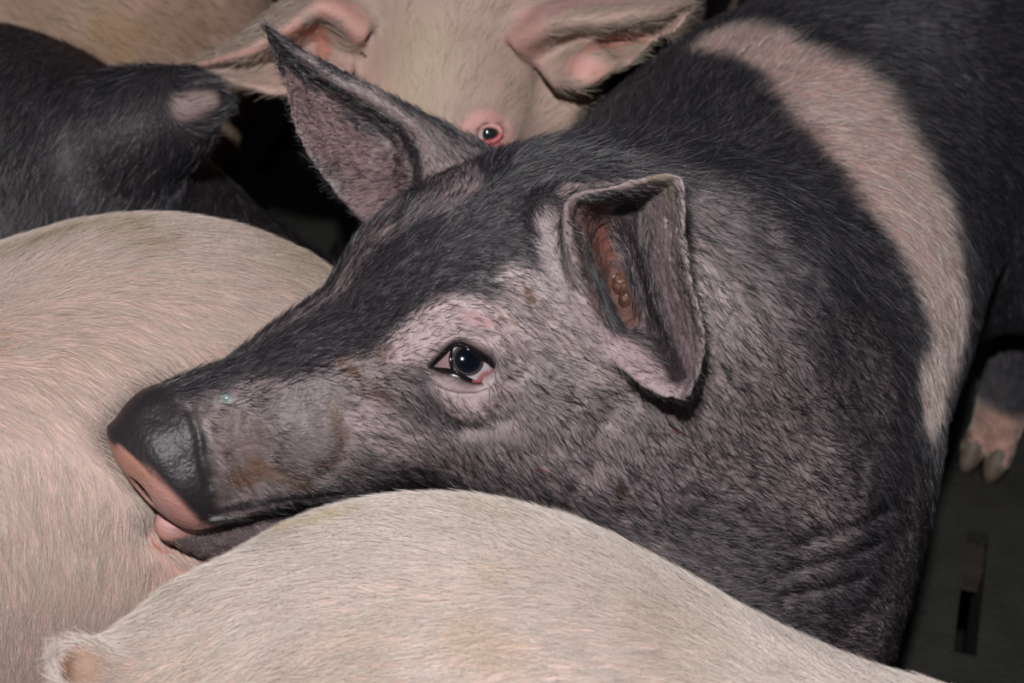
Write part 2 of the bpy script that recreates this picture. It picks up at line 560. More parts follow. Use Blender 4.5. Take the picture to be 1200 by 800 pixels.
# ------------------------------------------------------------------ the setting: slatted concrete floor over a pit, far wall
def concrete(name, c, sc=9):
    m, nt, b = nodes(name); N, L = nt.nodes, nt.links
    tc = N.new('ShaderNodeTexCoord')
    n1 = N.new('ShaderNodeTexNoise'); n1.inputs['Scale'].default_value = sc; n1.inputs['Detail'].default_value = 9; n1.inputs['Roughness'].default_value = 0.65
    n2 = N.new('ShaderNodeTexNoise'); n2.inputs['Scale'].default_value = 160; n2.inputs['Detail'].default_value = 4
    L.new(tc.outputs['Object'], n1.inputs['Vector']); L.new(tc.outputs['Object'], n2.inputs['Vector'])
    cr = N.new('ShaderNodeValToRGB')
    cr.color_ramp.elements[0].position = 0.32; cr.color_ramp.elements[0].color = (*(np.array(c) * 0.45), 1)
    cr.color_ramp.elements[1].position = 0.68; cr.color_ramp.elements[1].color = (*(np.array(c) * 1.35), 1)
    L.new(n1.outputs['Fac'], cr.inputs['Fac']); L.new(cr.outputs['Color'], b.inputs['Base Color'])
    b.inputs['Roughness'].default_value = 0.75
    ad = N.new('ShaderNodeMath'); ad.operation = 'ADD'; L.new(n1.outputs['Fac'], ad.inputs[0]); L.new(n2.outputs['Fac'], ad.inputs[1])
    bp = N.new('ShaderNodeBump'); bp.inputs['Strength'].default_value = 0.5; bp.inputs['Distance'].default_value = 0.004
    L.new(ad.outputs[0], bp.inputs['Height']); L.new(bp.outputs[0], b.inputs['Normal'])
    return m
M_conc = concrete('stained_concrete', lin(40, 40, 35))
M_pit = concrete('slurry', lin(20, 18, 15))
def floor_point(px, py):
    r = ray(px, py); t = -CAM[2] / r[2]; return CAM + r * t
SLOT0 = floor_point(1130, 768); SLOT1 = floor_point(1146, 624)
FU = unit(SLOT1 - SLOT0); FRt = np.array([FU[1], -FU[0], 0.0])       # the slots run along FU
SLW = abs((floor_point(1144, 766) - floor_point(1116, 770)) @ FRt)
SLX = -SLW / 2; SLY0 = 0.0; SLY1 = float((SLOT1 - SLOT0) @ FU)       # in the floor's own frame, origin at SLOT0
def fl(x, y, z): return tuple(SLOT0 + FRt * x + FU * y + np.array([0, 0, z]))
def build_floor():
    px_, py_ = 0.17, (SLY1 - SLY0) + 0.11
    slx = [SLX + i * px_ for i in range(-15, 13)]
    sly = [SLY0 + j * py_ for j in range(-8, 14)]
    xs = sorted([slx[0] - .1, slx[-1] + .2] + slx + [s + SLW for s in slx])
    ys = sorted([sly[0] - .1, sly[-1] + .4] + sly + [s + (SLY1 - SLY0) for s in sly])
    bm = bmesh.new(); g = {}
    for i, x in enumerate(xs):
        for j, y in enumerate(ys):
            for k, z in enumerate((0.0, -0.1)):
                g[i, j, k] = bm.verts.new(fl(x, y, z))
    hole = lambda i, j: 0 <= i < len(xs) - 1 and 0 <= j < len(ys) - 1 and i % 2 == 1 and j % 2 == 1
    for i in range(len(xs) - 1):
        for j in range(len(ys) - 1):
            if hole(i, j):
                a, b, c, d = (i, j), (i + 1, j), (i + 1, j + 1), (i, j + 1)
                for u, v in ((a, b), (b, c), (c, d), (d, a)):
                    bm.faces.new((g[(*v, 0)], g[(*u, 0)], g[(*u, 1)], g[(*v, 1)]))
                continue
            bm.faces.new((g[i, j, 0], g[i + 1, j, 0], g[i + 1, j + 1, 0], g[i, j + 1, 0]))
            bm.faces.new((g[i, j, 1], g[i, j + 1, 1], g[i + 1, j + 1, 1], g[i + 1, j, 1]))
    edges = [e for e in bm.edges if abs(e.verts[0].co.z) < 1e-6 and abs(e.verts[1].co.z) < 1e-6 and len(e.link_faces) == 2 and abs(e.link_faces[0].normal.z - e.link_faces[1].normal.z) > .5]
    bm.normal_update()
    edges = [e for e in bm.edges if len(e.link_faces) == 2 and e.verts[0].co.z > -.01 and e.verts[1].co.z > -.01 and abs(e.link_faces[0].normal.z) + abs(e.link_faces[1].normal.z) < 1.5]
    bmesh.ops.bevel(bm, geom=edges, offset=0.0025, segments=2, affect='EDGES')
    me = bpy.data.meshes.new('floor'); bm.to_mesh(me); bm.free(); me.materials.append(M_conc)
    o = bpy.data.objects.new('floor', me); COL.objects.link(o)
    thing(o, 'dark stained concrete slatted floor with narrow slots under the pigs', 'floor', kind='structure')
    p = link_mesh('floor', [fl(-2.7, -1.7, -.45), fl(2.4, -1.7, -.45), fl(2.4, 4.4, -.45), fl(-2.7, 4.4, -.45)], [(0, 1, 2, 3)], M_pit, smooth=False)
    thing(p, 'black slurry pit bottom seen through the floor slot', 'floor', kind='structure')
    # dried muck lodged in the far end of the slot
    y0 = SLY1 * .76
    V, F = [], []
    for i in range(9):
        for j in range(13):
            x = SLX + SLW * i / 8; y = y0 + (SLY1 - y0) * j / 12
            z = -0.012 - 0.008 * abs(math.sin(i * 1.7 + j * 2.3)) - (0.02 if j == 0 else 0)
            V.append(fl(x, y, z))
    F = [(a, a + 13, a + 14, a + 1) for i in range(8) for j in range(12) for a in [i * 13 + j]]
    bott = len(V); V += [(v[0], v[1], -0.05) for v in V[:bott]]
    rim = [i * 13 for i in range(9)] + [8 * 13 + j for j in range(1, 13)] + [i * 13 + 12 for i in range(7, -1, -1)] + [j for j in range(11, 0, -1)]
    for a, b in zip(rim, rim[1:] + rim[:1]): F.append((b, a, a + bott, b + bott))
    F.append(tuple(r + bott for r in rim))
    o = link_mesh('dried_muck', V, F, plain('dried_muck', lin(44, 36, 32), 0.9, bump=0.6, bscale=220, mott=0.4))
    thing(o, 'brown dried muck plugging the far end of the floor slot', 'muck')
build_floor()
w = link_mesh('wall_back', [(-2.3, 3.6, -.45), (2.8, 3.6, -.45), (2.8, 3.6, 2.6), (-2.3, 3.6, 2.6), (-2.3, 3.72, -.45), (2.8, 3.72, -.45), (2.8, 3.72, 2.6), (-2.3, 3.72, 2.6)],
              [(0, 1, 2, 3), (5, 4, 7, 6), (4, 0, 3, 7), (1, 5, 6, 2), (3, 2, 6, 7), (4, 5, 1, 0)], concrete('wall_concrete', lin(90, 88, 82), 3), smooth=False)
w['kind'] = 'structure'

# ------------------------------------------------------------------ generic standing pig
def pig_prims(B, org, head, s=1.0, girth=1.0, legs=True, headed=True, tail=True, hz=0.0, hturn=0.0, ears=True, up=1.0):
    """Adds body, hams and legs of a standing pig to B. org: ground point, head: heading (x, y)."""
    h = unit(np.array([head[0], head[1], 0.0])); l = np.array([-h[1], h[0], 0.0]); u = np.array([0, 0, 1.0])
    org = np.asarray(org, float)
    W = lambda x, y, z: org + (h * x + l * y + u * z) * s
    ax = [h, l, u]
    g = girth
    B.ell(W(.22, 0, .42), np.array([.25, .160 * g, .20]) * s, ax, .05)
    B.ell(W(-.05, 0, .415), np.array([.34, .165 * g, .195 * g]) * s, ax, .06)
    B.ell(W(-.32, 0, .44), np.array([.21, .150 * g, .19]) * s, ax, .06)
    for y in (-1, 1):
        B.ell(W(-.36, y * .085 * g, .36), np.array([.13, .078, .17]) * s, ax, .05)
        B.ell(W(.2, y * .095 * g, .36), np.array([.11, .07, .16]) * s, ax, .05)
        if legs:
            B.chain([(W(.21, y * .11, .28), .060 * s), (W(.235, y * .11, .17), .034 * s), (W(.225, y * .11, .075), .024 * s), (W(.24, y * .11, .045), .026 * s)], .025)
            B.chain([(W(-.33, y * .11, .30), .075 * s), (W(-.40, y * .115, .19), .036 * s), (W(-.36, y * .11, .075), .024 * s), (W(-.345, y * .11, .045), .026 * s)], .025)
            for X in (.24, -.345):
                for t in (-1, 1):
                    B.cone(W(X + .012, y * .11 + t * .013, .035), .014 * s, W(X + .028, y * .11 + t * .015, .016), .0135 * s, .004)
    if tail:
        B.chain([(W(-.515, 0, .52), .018 * s), (W(-.555, .01, .50), .012 * s), (W(-.575, .02, .46), .010 * s)], .02)
    if headed:
        c, sn = math.cos(hturn), math.sin(hturn)
        H = lambda x, y, z: W(.40 + c * x - sn * y, sn * x + c * y, .47 + hz * max(x, 0) + z)
        hh = h * c + l * sn; ll = -h * sn + l * c
        B.cone(W(.3, 0, .45), .155 * s, H(.12, 0, .0), .115 * s, .06)
        B.cone(H(.12, 0, 0), .105 * s, H(.24, 0, -.03), .07 * s, .04)
        B.cone(H(.22, 0, -.035), .062 * s, H(.36, 0, -.07), .040 * s, .03)
        B.ell(H(.375, 0, -.07), np.array([.012, .043, .040]) * s, [hh, ll, u], .008)
        for y in (-1, 1):
            B.ell(H(.12, y * .06, -.05), np.array([.08, .05, .06]) * s, [hh, ll, u], .03)
        B.cone(H(.2, 0, -.09), .035 * s, H(.31, 0, -.105), .02 * s, .02)
        if ears:
            for y in (-1, 1):
                rows = []
                for v in np.linspace(-1, 1, 5):
                    rows.append([np.append(H(.10 + .10 * t + .0 * v, y * (.075 + .035 * v * (1 - t * .8) + .07 * t), .07 + .10 * t - .03 * t * t - .02 * v * v * (1 - t)), .004 * s) for t in np.linspace(0, 1, 5)])
                R = spline(np.array(rows), 30); R = spline(np.swapaxes(R, 0, 1), 30)
                B.sheet(R[..., :3], R[..., 3], .012)
    return W, (h, l, u)

def triangulate(F):
    return np.concatenate([F[:, [0, 1, 2]], F[:, [0, 2, 3]]])
def hooves(W, root, s=1.0, only=None, xs=(.24, -.345), dy=0.0, k0=1.0):
    for X in xs:
        for y in (-1, 1):
            if only and (X, y) not in only: continue
            for t in (-1, 1):
                h = W(1, 0, 0) - W(0, 0, 0); h = unit(h); l = unit(W(0, 1, 0) - W(0, 0, 0))
                c = W(X + .022, y * .11 + dy + t * .0145, 0)
                V, F = [], []
                prof = [(0.0005, 1.0), (.012, .97), (.024, .82), (.034, .62)]
                n = 16
                for z, k in prof:
                    for i in range(n):
                        a = 2 * math.pi * i / n
                        x = math.cos(a) * .026 * k0 * k * (1.15 if math.cos(a) > 0 else .8) - z * .35; yy = math.sin(a) * .0135 * k0 * (.6 + .4 * k)
                        V.append(c + (h * x + l * yy) * s + np.array([0, 0, z * s]))
                for r in range(len(prof) - 1):
                    for i in range(n):
                        F.append((r * n + i, r * n + (i + 1) % n, (r + 1) * n + (i + 1) % n, (r + 1) * n + i))
                F.append(tuple(range(n))[::-1]); F.append(tuple((len(prof) - 1) * n + i for i in range(n)))
                hang(link_mesh('hoof', V, F, M_hoof), root)
# ------------------------------------------------------------------ the belted black pig
HF = CX * -.91 + CY * -.385 + (-CV) * .15
HL = CX * .35 + CY * -.50 + (-CV) * .79
HF = unit(HF); HL = unit(HL - HF * (HL @ HF)); HU = np.cross(HF, HL)
if HU[2] < 0: HU = -HU
HO = P(518, 412, 1.065)
def H(f, l, u): return HO + HF * f + HL * l + HU * u
HAX = [HF, HL, HU]
BD = np.array([.52, .854, 0.0]); ND = np.array([.854, -.52, 0.0])
DN = unit(HF * .90 - HU * .27 + HL * .24); DU = unit(HU - DN * (HU @ DN)); DL = np.cross(DU, DN)
DCE = H(.200, 0, .004)
def build_main():
    B = Body()
    org = BD * 1.03 + ND * (-.30)
    bh = np.array([-.52, -.854, 0.0]); bl = ND; bu = np.array([0, 0, 1.0]); ax = [bh, bl, bu]
    def W(x, y, z): return org + bh * x + bl * y + bu * z
    B.ell(W(.16, -.085, .46), [.27, .185, .195], ax, .06)
    B.ell(W(.10, .02, .47), [.17, .09, .13], ax, .05)
    B.ell(W(-.05, -.095, .45), [.34, .19, .185], ax, .06)
    B.ell(W(-.32, -.065, .45), [.21, .16, .18], ax, .06)
    B.ell(W(.20, .045, .395), [.125, .075, .18], ax, .04)
    B.ell(W(.20, -.12, .375), [.12, .07, .17], ax, .04)
    for y in (-1, 1):
        B.ell(W(-.36, y * .085 - .04, .36), [.13, .07, .16], ax, .05)
        yy = y * .11 - .02
        B.chain([(W(.21, yy, .28), .060), (W(.235, yy, .17), .034), (W(.225, yy, .075), .024), (W(.24, yy, .045), .026)], .025)
        B.chain([(W(-.35, yy, .30), .07), (W(-.43, yy, .19), .038), (W(-.395, yy, .075), .025), (W(-.38, yy, .045), .027)], .025)
        for X in (.24, -.380):
            for t in (-1, 1):
                B.cone(W(X + .012, yy + t * .013, .035), .014, W(X + .028, yy + t * .015, .016), .0135, .004)
    B.chain([(W(-.515, -.05, .52), .018), (W(-.555, -.04, .50), .012), (W(-.575, -.03, .46), .010)], .02)
    # neck
    B.cone(W(.24, -.02, .45), .155, H(-.16, .02, -.05), .112, .08)
    B.cone(W(.18, -.06, .54), .09, H(-.13, .0, .0), .070, .06)
    B.cone(W(.28, .03, .36), .12, H(-.10, .01, -.07), .08, .06)
    # skull
    B.cone(H(-.14, 0, -.015), .086, H(-.03, 0, -.0), .084, .05)
    B.cone(H(-.04, 0, .0), .086, H(.07, 0, -.006), .060, .04)
    B.cone(H(.07, 0, -.002), .056, H(.165, 0, .005), .040, .03)
    B.cone(H(.16, 0, .006), .037, H(.180, 0, .012), .029, .02)
    B.cone(H(.15, 0, .020), .024, DCE + DU * .022 - DN * .010, .0165, .02)
    B.ell(H(.185, 0, .002), [.022, .043, .046], HAX, .02)
    # nasal disc, tilted, with thick rim
    dn, du, dl, DC = DN, DU, DL, DCE
    B.ell(DC, [.0098, .036, .0395], [dn, dl, du], .007)
    for s in (-1, 1):
        B.ell(DC + dn * .012 + dl * .0165 * s + du * .004, [.011, .0066, .0105], [dn, dl, du], .006, 's')
        B.ell(H(-.085, .058 * s, -.048), [.095, .052, .075], HAX, .04)       # cheeks
        B.ell(H(.0, .046 * s, .034), [.042, .034, .032], HAX, .025)          # brow
        B.ell(H(-.01, .056 * s, -.005), [.045, .028, .03], HAX, .02)         # cheek bone
        B.ell(H(.13, .020 * s, -.020), [.055, .024, .020], HAX, .02)         # upper lip
    B.ell(H(-.06, 0, .062), [.09, .065, .04], HAX, .04)
    # lower jaw and lip
    B.chain([(H(.203, .004, -.041), .0125), (H(.180, 0, -.053), .0215), (H(.145, 0, -.063), .0265), (H(.08, 0, -.068), .034), (H(.0, 0, -.075), .05)], .012)
    # mouth: a groove between the upper and the lower lip
    B.ell(H(.140, 0, -.0425), [.080, .060, .0022], [unit(HF + HU * .22), HL, unit(HU - HF * .22)], .004, 's')
    # root of the near ear on the head: front wall and base
    B.chain([(P(716, 405, 1.000), .016), (P(672, 360, .999), .020), (P(652, 300, .996), .019), (P(656, 250, .988), .014), (P(680, 226, .972), .007)], .016)
    B.ell(P(722, 322, .975), [.021, .041, .062], [unit(CX + CY * .35), unit(CY - CX * .35), CV], .012, 's')
    B.ell(P(762, 340, .965), [.020, .045, .040], [unit(CX + CY * .35), unit(CY - CX * .35), CV], .012, 's')
    # near ear : a funnel open towards the front and side
    v0 = [(722, 378, 1.010, 3), (716, 372, 1.012, 3), (712, 362, 1.014, 3), (710, 350, 1.018, 3), (712, 338, 1.022, 3), (718, 330, 1.024, 3), (726, 328, 1.026, 3), (734, 332, 1.026, 3),
          (740, 340, 1.026, 3), (744, 350, 1.024, 3), (746, 360, 1.02, 3), (744, 370, 1.018, 3), (740, 378, 1.014, 3), (734, 384, 1.010, 3), (728, 384, 1.008, 3)]
    v1 = [(719, 396, .994, 4), (706, 366, 1.000, 6), (692, 330, 1.002, 7), (688, 290, 1.004, 6), (700, 258, 1.000, 4), (724, 246, .998, 3), (744, 244, .992, 2.4), (750, 262, .992, 2.2),
          (752, 300, .992, 2.2), (762, 338, .992, 2.2), (774, 372, .990, 2.2), (782, 404, .988, 2.2), (776, 420, .984, 2.6), (745, 410, .983, 4), (728, 404, .988, 4)]
    v2 = [(716, 406, .984, 3), (698, 378, .978, 4.5), (680, 335, .970, 5), (668, 285, .961, 4.5), (668, 236, .953, 3.2), (722, 219, .942, 2.4), (778, 207, .930, 2.4), (799, 214, .926, 2.2),
          (802, 280, .930, 2.0), (812, 338, .930, 2.0), (824, 386, .930, 2.0), (818, 438, .936, 2.0), (799, 465, .944, 2.2), (757, 450, .958, 3), (729, 426, .975, 4)]
    v0 = [(a, b, c + .022, t) for a, b, c, t in v0]; v1 = [(a, b, c + .004, t) for a, b, c, t in v1]
    S, T = patch([v0, v1, v2], 60, 300)
    B.sheet(S, T, .008)
    # far ear
    A = [(313, 33, 1.12, 1.5), (334, 98, 1.125, 2), (352, 160, 1.13, 2), (392, 222, 1.135, 2.4), (441, 268, 1.135, 3)]
    Bq = [(314, 34, 1.12, 1.5), (362, 108, 1.14, 2), (398, 155, 1.15, 2.2), (436, 196, 1.16, 2.6), (468, 240, 1.155, 3.4)]
    Cq = [(315, 35, 1.12, 1.5), (378, 104, 1.145, 2), (432, 141, 1.158, 2.4), (476, 176, 1.165, 3), (492, 216, 1.16, 4)]
    Dq = [(315, 35, 1.118, 1.6), (388, 92, 1.12, 2.4), (450, 126, 1.122, 3), (496, 162, 1.12, 4), (514, 208, 1.115, 5)]
    E = [(314, 33, 1.12, 1.5), (392, 80, 1.12, 2.2), (460, 117, 1.125, 3), (520, 152, 1.135, 4), (560, 192, 1.14, 6)]
    S, T = patch([A, Bq, Cq, Dq, E], 130, 170)
    B.sheet(S, T, .006)
    B.cone(P(505, 245, 1.155), .034, P(492, 195, 1.160), .014, .03)
    B.cone(P(560, 235, 1.135), .030, P(525, 200, 1.135), .015, .03)
    # eye opening
    e1 = unit(CX + CY * .02); e2 = unit(CY - CX * .02)
    B.ell(P(543, 426, .976), [.0215, .0150, .020], [e1, e2, -CV], .003, 's')
    return B, W

def pig_main(h=.003, hair_scale=1.0):
    B, W = build_main()
    V, F = B.mesh(h)
    w = np.clip((.085 - np.linalg.norm(V - P(740, 335, .955), axis=1)) / .02, 0, 1) + np.clip((.09 - np.linalg.norm(V - P(415, 145, 1.13), axis=1)) / .02, 0, 1)
    V = relax(V, F, 3, .45, np.clip(w, 0, 1))
    T = triangulate(F)
    # finer skin on head and ears
    x, y, d = proj(V)
    sel = (x < 860) & (np.linalg.norm(V - H(-.02, 0, 0), axis=1) < .30)
    V, T = subdivide(V, T, sel)
    w = (np.linalg.norm(V - P(740, 335, .955), axis=1) > .075) & (np.linalg.norm(V - P(415, 145, 1.13), axis=1) > .08)
    V[w] = B.project(V[w])
    sk = Skin(V, T, lin(124, 111, 112), lin(24, 24, 29))
    decorate_main(sk, B)
    return sk, B, W

EYE_C = P(543, 425, .9925); EYE_R = .0220
def on_ball(px, py, R, c=EYE_C):
    d = ray(px, py); oc = CAM - c; b = oc @ d; q = b * b - (oc @ oc - R * R)
    t = -b - math.sqrt(max(q, 0)); return CAM + d * t

DK = lin(52, 48, 52); BLK = lin(40, 39, 45)
def decorate_main(sk, B):
    V = sk.V
    org = BD * 1.03 + ND * (-.30)
    X = (V - org) @ np.array([-.52, -.854, 0.0]); Z = V[:, 2]
    sm = lambda a, b, t: (lambda u: u * u * (3 - 2 * u))(np.clip((t - a) / (b - a), 0, 1))
    # ---- relief: folds and wrinkles
    R = sk.relief
    R([(420, 583), (452, 588), (490, 596)], .005, -.004)
    R([(268, 535), (282, 562), (298, 586)], .0028, -.0035)
    R([(238, 480), (246, 510), (252, 560)], .003, -.0016)
    R([(222, 478), (232, 505), (238, 540), (246, 570)], .0035, -.003)
    R([(280, 480), (276, 520), (290, 545)], .0035, -.0014)
    R([(392, 470), (403, 500), (398, 530), (380, 556)], .006, -.0028)
    R([(330, 500), (370, 520), (385, 500)], .012, .004)
    R([(210, 470), (240, 478), (262, 476)], .0035, -.002)
    R([(545, 345), (575, 362), (593, 392), (604, 420)], .0032, -.0030)
    R([(500, 365), (530, 352), (560, 362), (582, 388), (588, 415)], .006, .0022)
    R([(540, 388), (560, 396), (578, 412)], .002, -.0014)
    R([(618, 430), (600, 455), (590, 490)], .010, -.0045)
    R([(498, 445), (505, 475), (530, 500), (560, 503)], .007, -.0030)
    R([(520, 460), (550, 475), (575, 460)], .011, .0040)
    R([(630, 470), (650, 520), (700, 560)], .035, .005)
    R([(560, 335), (600, 350), (640, 375)], .004, -.0018)
    R([(620, 345), (650, 400), (690, 425), (725, 445)], .004, -.002)
    R([(735, 470), (705, 500), (700, 540)], .012, -.005)
    R([(840, 330), (900, 400), (960, 500), (1000, 600)], .022, .004)
    R([(820, 240), (880, 330), (930, 430), (960, 520)], .010, -.0025)
    R([(900, 280), (960, 350), (1010, 440)], .010, -.0020)
    R([(940, 640), (990, 620), (1040, 600)], .006, -.003)
    R([(930, 670), (985, 655), (1030, 640)], .005, -.003)
    R([(920, 700), (970, 690), (1010, 680)], .005, -.003)
    R([(186, 488), (198, 512), (212, 540)], .013, -.0035)
    R([(264, 466)], .0036, .0016)
    # far ear veins and ripples
    R([(370, 125), (420, 145), (465, 175)], .004, -.0016)
    R([(385, 150), (430, 170), (476, 190)], .004, .0016)
    R([(400, 185), (440, 200), (478, 212)], .004, -.0014)
    # fine wavy creases of the hide
    d = 0.0012 * fbm(V * np.array([55, 55, 55.0]), 3, 3) + 0.0006 * fbm(V * 160, 9, 2)
    calm = np.clip((np.linalg.norm(V - DCE, axis=1) - .045) / .03, .12, 1)
    sk.off += d * calm
    sk.off += calm * -0.0007 * np.clip(1 - np.abs(fbm(V * 70, 21, 2)) * 6, 0, 1)
    sk.apply_relief()
    V = sk.V
    p = sk.paint
    # ---- roan hide: mottling of the skin itself
    m = fbm(V * 25, 31, 3)
    sk.col *= np.exp(m * .35)[:, None]
    sk.hd *= 1.0
    # black rear half and saddle
    w = 1 - sm(.10, .20, X + .02 * fbm(V * 30, 5))
    sk.blend(w, col=DK * 1.1, hc=BLK, hd=2.0, hl=1.25)
    # dark crest, forehead and nose bridge
    p([(640, 190), (720, 150), (800, 110)], .075, col=DK, hc=BLK, hd=2.4, hl=1.7, lift=.10, rag=.006)
    p([(700, 175), (800, 170), (890, 200), (960, 270)], .062, col=DK, hc=BLK, hd=2.2, hl=1.6, rag=.008)
    p([(950, 250), (1015, 330), (1058, 430), (1065, 540)], .036, col=lin(70, 64, 68), hc=BLK, hd=1.5, hl=1.3, rag=.012, soft=1)
    p([(1050, 540), (1030, 640), (980, 700)], .045, col=lin(72, 66, 72), hd=1.3, hl=1.0, rag=.012)
    p([(880, 240), (945, 330), (995, 430), (1020, 540)], .055, col=lin(98, 90, 93), hd=1.15, hl=1.15, hc=lin(34, 34, 40), rag=.02, soft=1)
    p([(780, 600), (880, 650), (960, 700)], .05, col=lin(96, 88, 92), hd=1.3, rag=.02, soft=1)
    p([(640, 215), (560, 240), (500, 290), (450, 330)], .040, col=DK, hc=BLK, hd=2.3, hl=1.05, rag=.006)
    p([(560, 290), (500, 325), (430, 370), (350, 410)], .030, col=DK * 1.1, hc=BLK, hd=2.1, hl=.9, rag=.006)
    p([(400, 365), (320, 408), (250, 440), (200, 458)], .021, col=DK, hc=BLK, hd=1.9, hl=.8, rag=.004)
    p([(600, 260), (610, 300), (570, 330)], .022, col=DK, hc=BLK, hd=2.2, hl=.95, rag=.005)
    # lighter skin of the face, then painted shading of the cheek folds
    p([(470, 405), (520, 375), (565, 370), (600, 400)], .017, col=lin(156, 138, 138), hd=.6, hl=.7, rag=.004)
    p([(515, 460), (545, 475), (575, 465)], .018, col=lin(148, 131, 132), hd=.7, hl=.7, rag=.004)
    p([(600, 430), (620, 400), (600, 460)], .012, col=lin(138, 122, 124), hd=.8, rag=.004)
    p([(600, 330), (640, 350), (680, 400), (720, 430)], .018, col=lin(146, 130, 130), hd=.9, hl=.8, rag=.005)
    p([(330, 480), (370, 470), (385, 500), (350, 520)], .020, col=lin(108, 97, 98), hd=.8, hl=.5, hc=lin(104, 98, 100), rag=.005)
    p([(430, 490), (470, 520), (520, 545)], .020, col=lin(138, 122, 124), hd=.9, hl=.8, rag=.006)
    p([(300, 520), (270, 500), (290, 555)], .016, col=lin(96, 82, 80), hd=.7, hl=.4, hc=lin(84, 76, 74), rag=.004)
    p([(620, 540), (680, 560), (760, 570)], .040, col=lin(128, 114, 117), hd=1, rag=.01, soft=1)
    p([(545, 372), (575, 378)], .006, col=lin(160, 122, 124), hd=.3, op=.7, soft=1)
    p([(495, 445), (500, 470), (520, 495)], .011, col=lin(66, 60, 66), hd=1.5, rag=.004, op=.75, soft=1)  # dark hair below the eye, with fold shading painted into the skin colour
    p([(600, 480), (620, 450), (650, 440)], .011, col=lin(84, 76, 80), hd=1.3, rag=.004, op=.5, soft=1)  # soft shadow of the cheek fold, painted as darker skin
    # brown dirt worked into the coat
    brn = lin(92, 68, 54)
    for i, (q, rr, o) in enumerate([([(400, 425), (420, 440)], .006, .8), ([(430, 455), (455, 470)], .007, .5), ([(270, 560), (320, 555), (350, 565)], .009, .7), ([(300, 545)], .008, .6),
                      ([(390, 480), (400, 520), (380, 550)], .006, .5), ([(585, 372), (607, 380)], .0022, .8), ([(505, 432)], .004, .9), ([(537, 383)], .0016, .9), ([(612, 330), (622, 350)], .002, .8),
                      ([(640, 410), (660, 430)], .003, .5), ([(725, 560), (728, 585)], .002, .8), ([(770, 440), (772, 450)], .0022, .8), ([(440, 425), (455, 410)], .004, .4)]):
        p(q, rr, col=brn, op=o, hc=lin(60, 42, 30), rag=.006, seed=i)
    p([(625, 550), (640, 552)], .0016, col=lin(150, 50, 55), op=.7); p([(790, 503), (796, 507)], .002, col=lin(140, 60, 60), op=.6)
    # ---- muzzle
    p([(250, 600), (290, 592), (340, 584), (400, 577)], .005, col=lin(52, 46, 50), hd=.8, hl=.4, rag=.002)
    p([(205, 628), (240, 640), (290, 630), (350, 612), (420, 596)], .021, col=lin(96, 84, 88), hd=.35, hl=.4, hc=lin(130, 120, 112))
    p([(240, 470), (225, 500), (240, 540), (262, 580)], .010, col=lin(84, 74, 74), hd=.35, hl=.4, rag=.003)
    q = V - DCE; tn, tu, tl = q @ DN, q @ DU, q @ DL
    near = np.linalg.norm(q, axis=1) < .072
    face = sm(-.046, -.040, tu) * sm(.35, .62, sk.N @ DN) * sm(-.004, .003, tn) * near
    ragged = .004 * fbm(V * 120, 77, 2)
    cwid = .011 + .030 * sm(-.025, .030, tu)
    collar = sm(-.004, .004, tn + cwid + ragged) * near * sm(-.040, -.028, tu + ragged)
    sk.blend(collar, col=lin(38, 35, 38), hd=.02, hl=.3, wet=.2)
    top = sm(.033, .039, tu + ragged * .6)
    sk.blend(face * (1 - top), col=lin(184, 136, 126), hd=0, wet=.25)
    sk.blend(face * (1 - top) * sm(.012, .024, tu) * .6, col=lin(172, 124, 102))
    for sgn in (-1, 1):
        dd = np.linalg.norm(q - DL * .0165 * sgn - DU * .004, axis=1)
        sk.blend(np.clip((.0125 - dd) / .004, 0, 1), col=lin(160, 108, 106), hd=0)
    p([(186, 592), (193, 606), (206, 618)], .0085, col=lin(188, 146, 142), hd=0, wet=.45, soft=.4)
    p([(250, 608), (275, 606), (310, 602)], .0026, col=lin(160, 164, 160), hd=0.1, wet=.9, op=.8, rag=.002)
    p([(264, 466)], .0042, col=lin(120, 134, 136), hd=0, wet=.9, soft=.3)
    # ---- near ear
    C3 = P(725, 330, 1.0)
    p([(640, 260), (650, 320), (690, 380), (720, 410)], .012, col=lin(134, 120, 122), hd=.7, hl=.5, rag=.002)
    p([(662, 220), (720, 216), (780, 206)], .007, col=lin(132, 116, 116), hd=.5, hl=.4)
    p([(780, 240), (775, 300), (790, 360), (805, 420)], .022, col=lin(122, 106, 110), hd=.4, hl=.5, hc=lin(70, 62, 64))
    p([(720, 400), (750, 425), (785, 455)], .014, col=lin(146, 128, 132), hd=.5, hl=.5)
    p([(690, 250), (700, 300), (720, 340), (740, 370)], .018, col=lin(98, 72, 66), hd=.25, hl=.5, rag=.003)
    p([(674, 245), (682, 300), (702, 360)], .0095, col=lin(106, 86, 84), hd=.3, hl=.5, rag=.002)
    p([(700, 270), (712, 300)], .009, col=lin(124, 82, 72), hd=.2, hl=.4, rag=.003)
    p([(735, 250), (745, 290), (755, 330)], .011, col=lin(44, 34, 36), hd=.5, hl=.7, rag=.003)  # black inner hair, with the shade of the ear hollow painted in
    p([(755, 330), (770, 380), (795, 440)], .010, col=lin(46, 38, 41), hd=.6, hl=.7, rag=.003)  # streak continues: black hair and painted shade along the valley behind the lobe
    p([(775, 213), (785, 222)], .011, col=lin(112, 102, 90), hd=.5, rag=.005)
    # ---- far ear
    p([(350, 110), (390, 160), (440, 210), (450, 250)], .032, col=lin(116, 95, 96), hd=1.0, hl=.8, rag=.003)
    p([(313, 33), (345, 80), (400, 108), (450, 140), (482, 175), (488, 215), (465, 255)], .0075, col=lin(40, 35, 40), hd=1.8, hl=.6)  # crease darkness under the rolled rim, painted into the colour
    p([(313, 33), (390, 76), (460, 112), (530, 155)], .009, col=DK, hd=2, hl=.8)
    p([(420, 108), (470, 138), (498, 170), (502, 205)], .005, col=lin(120, 104, 104), hd=.8, hl=.7)
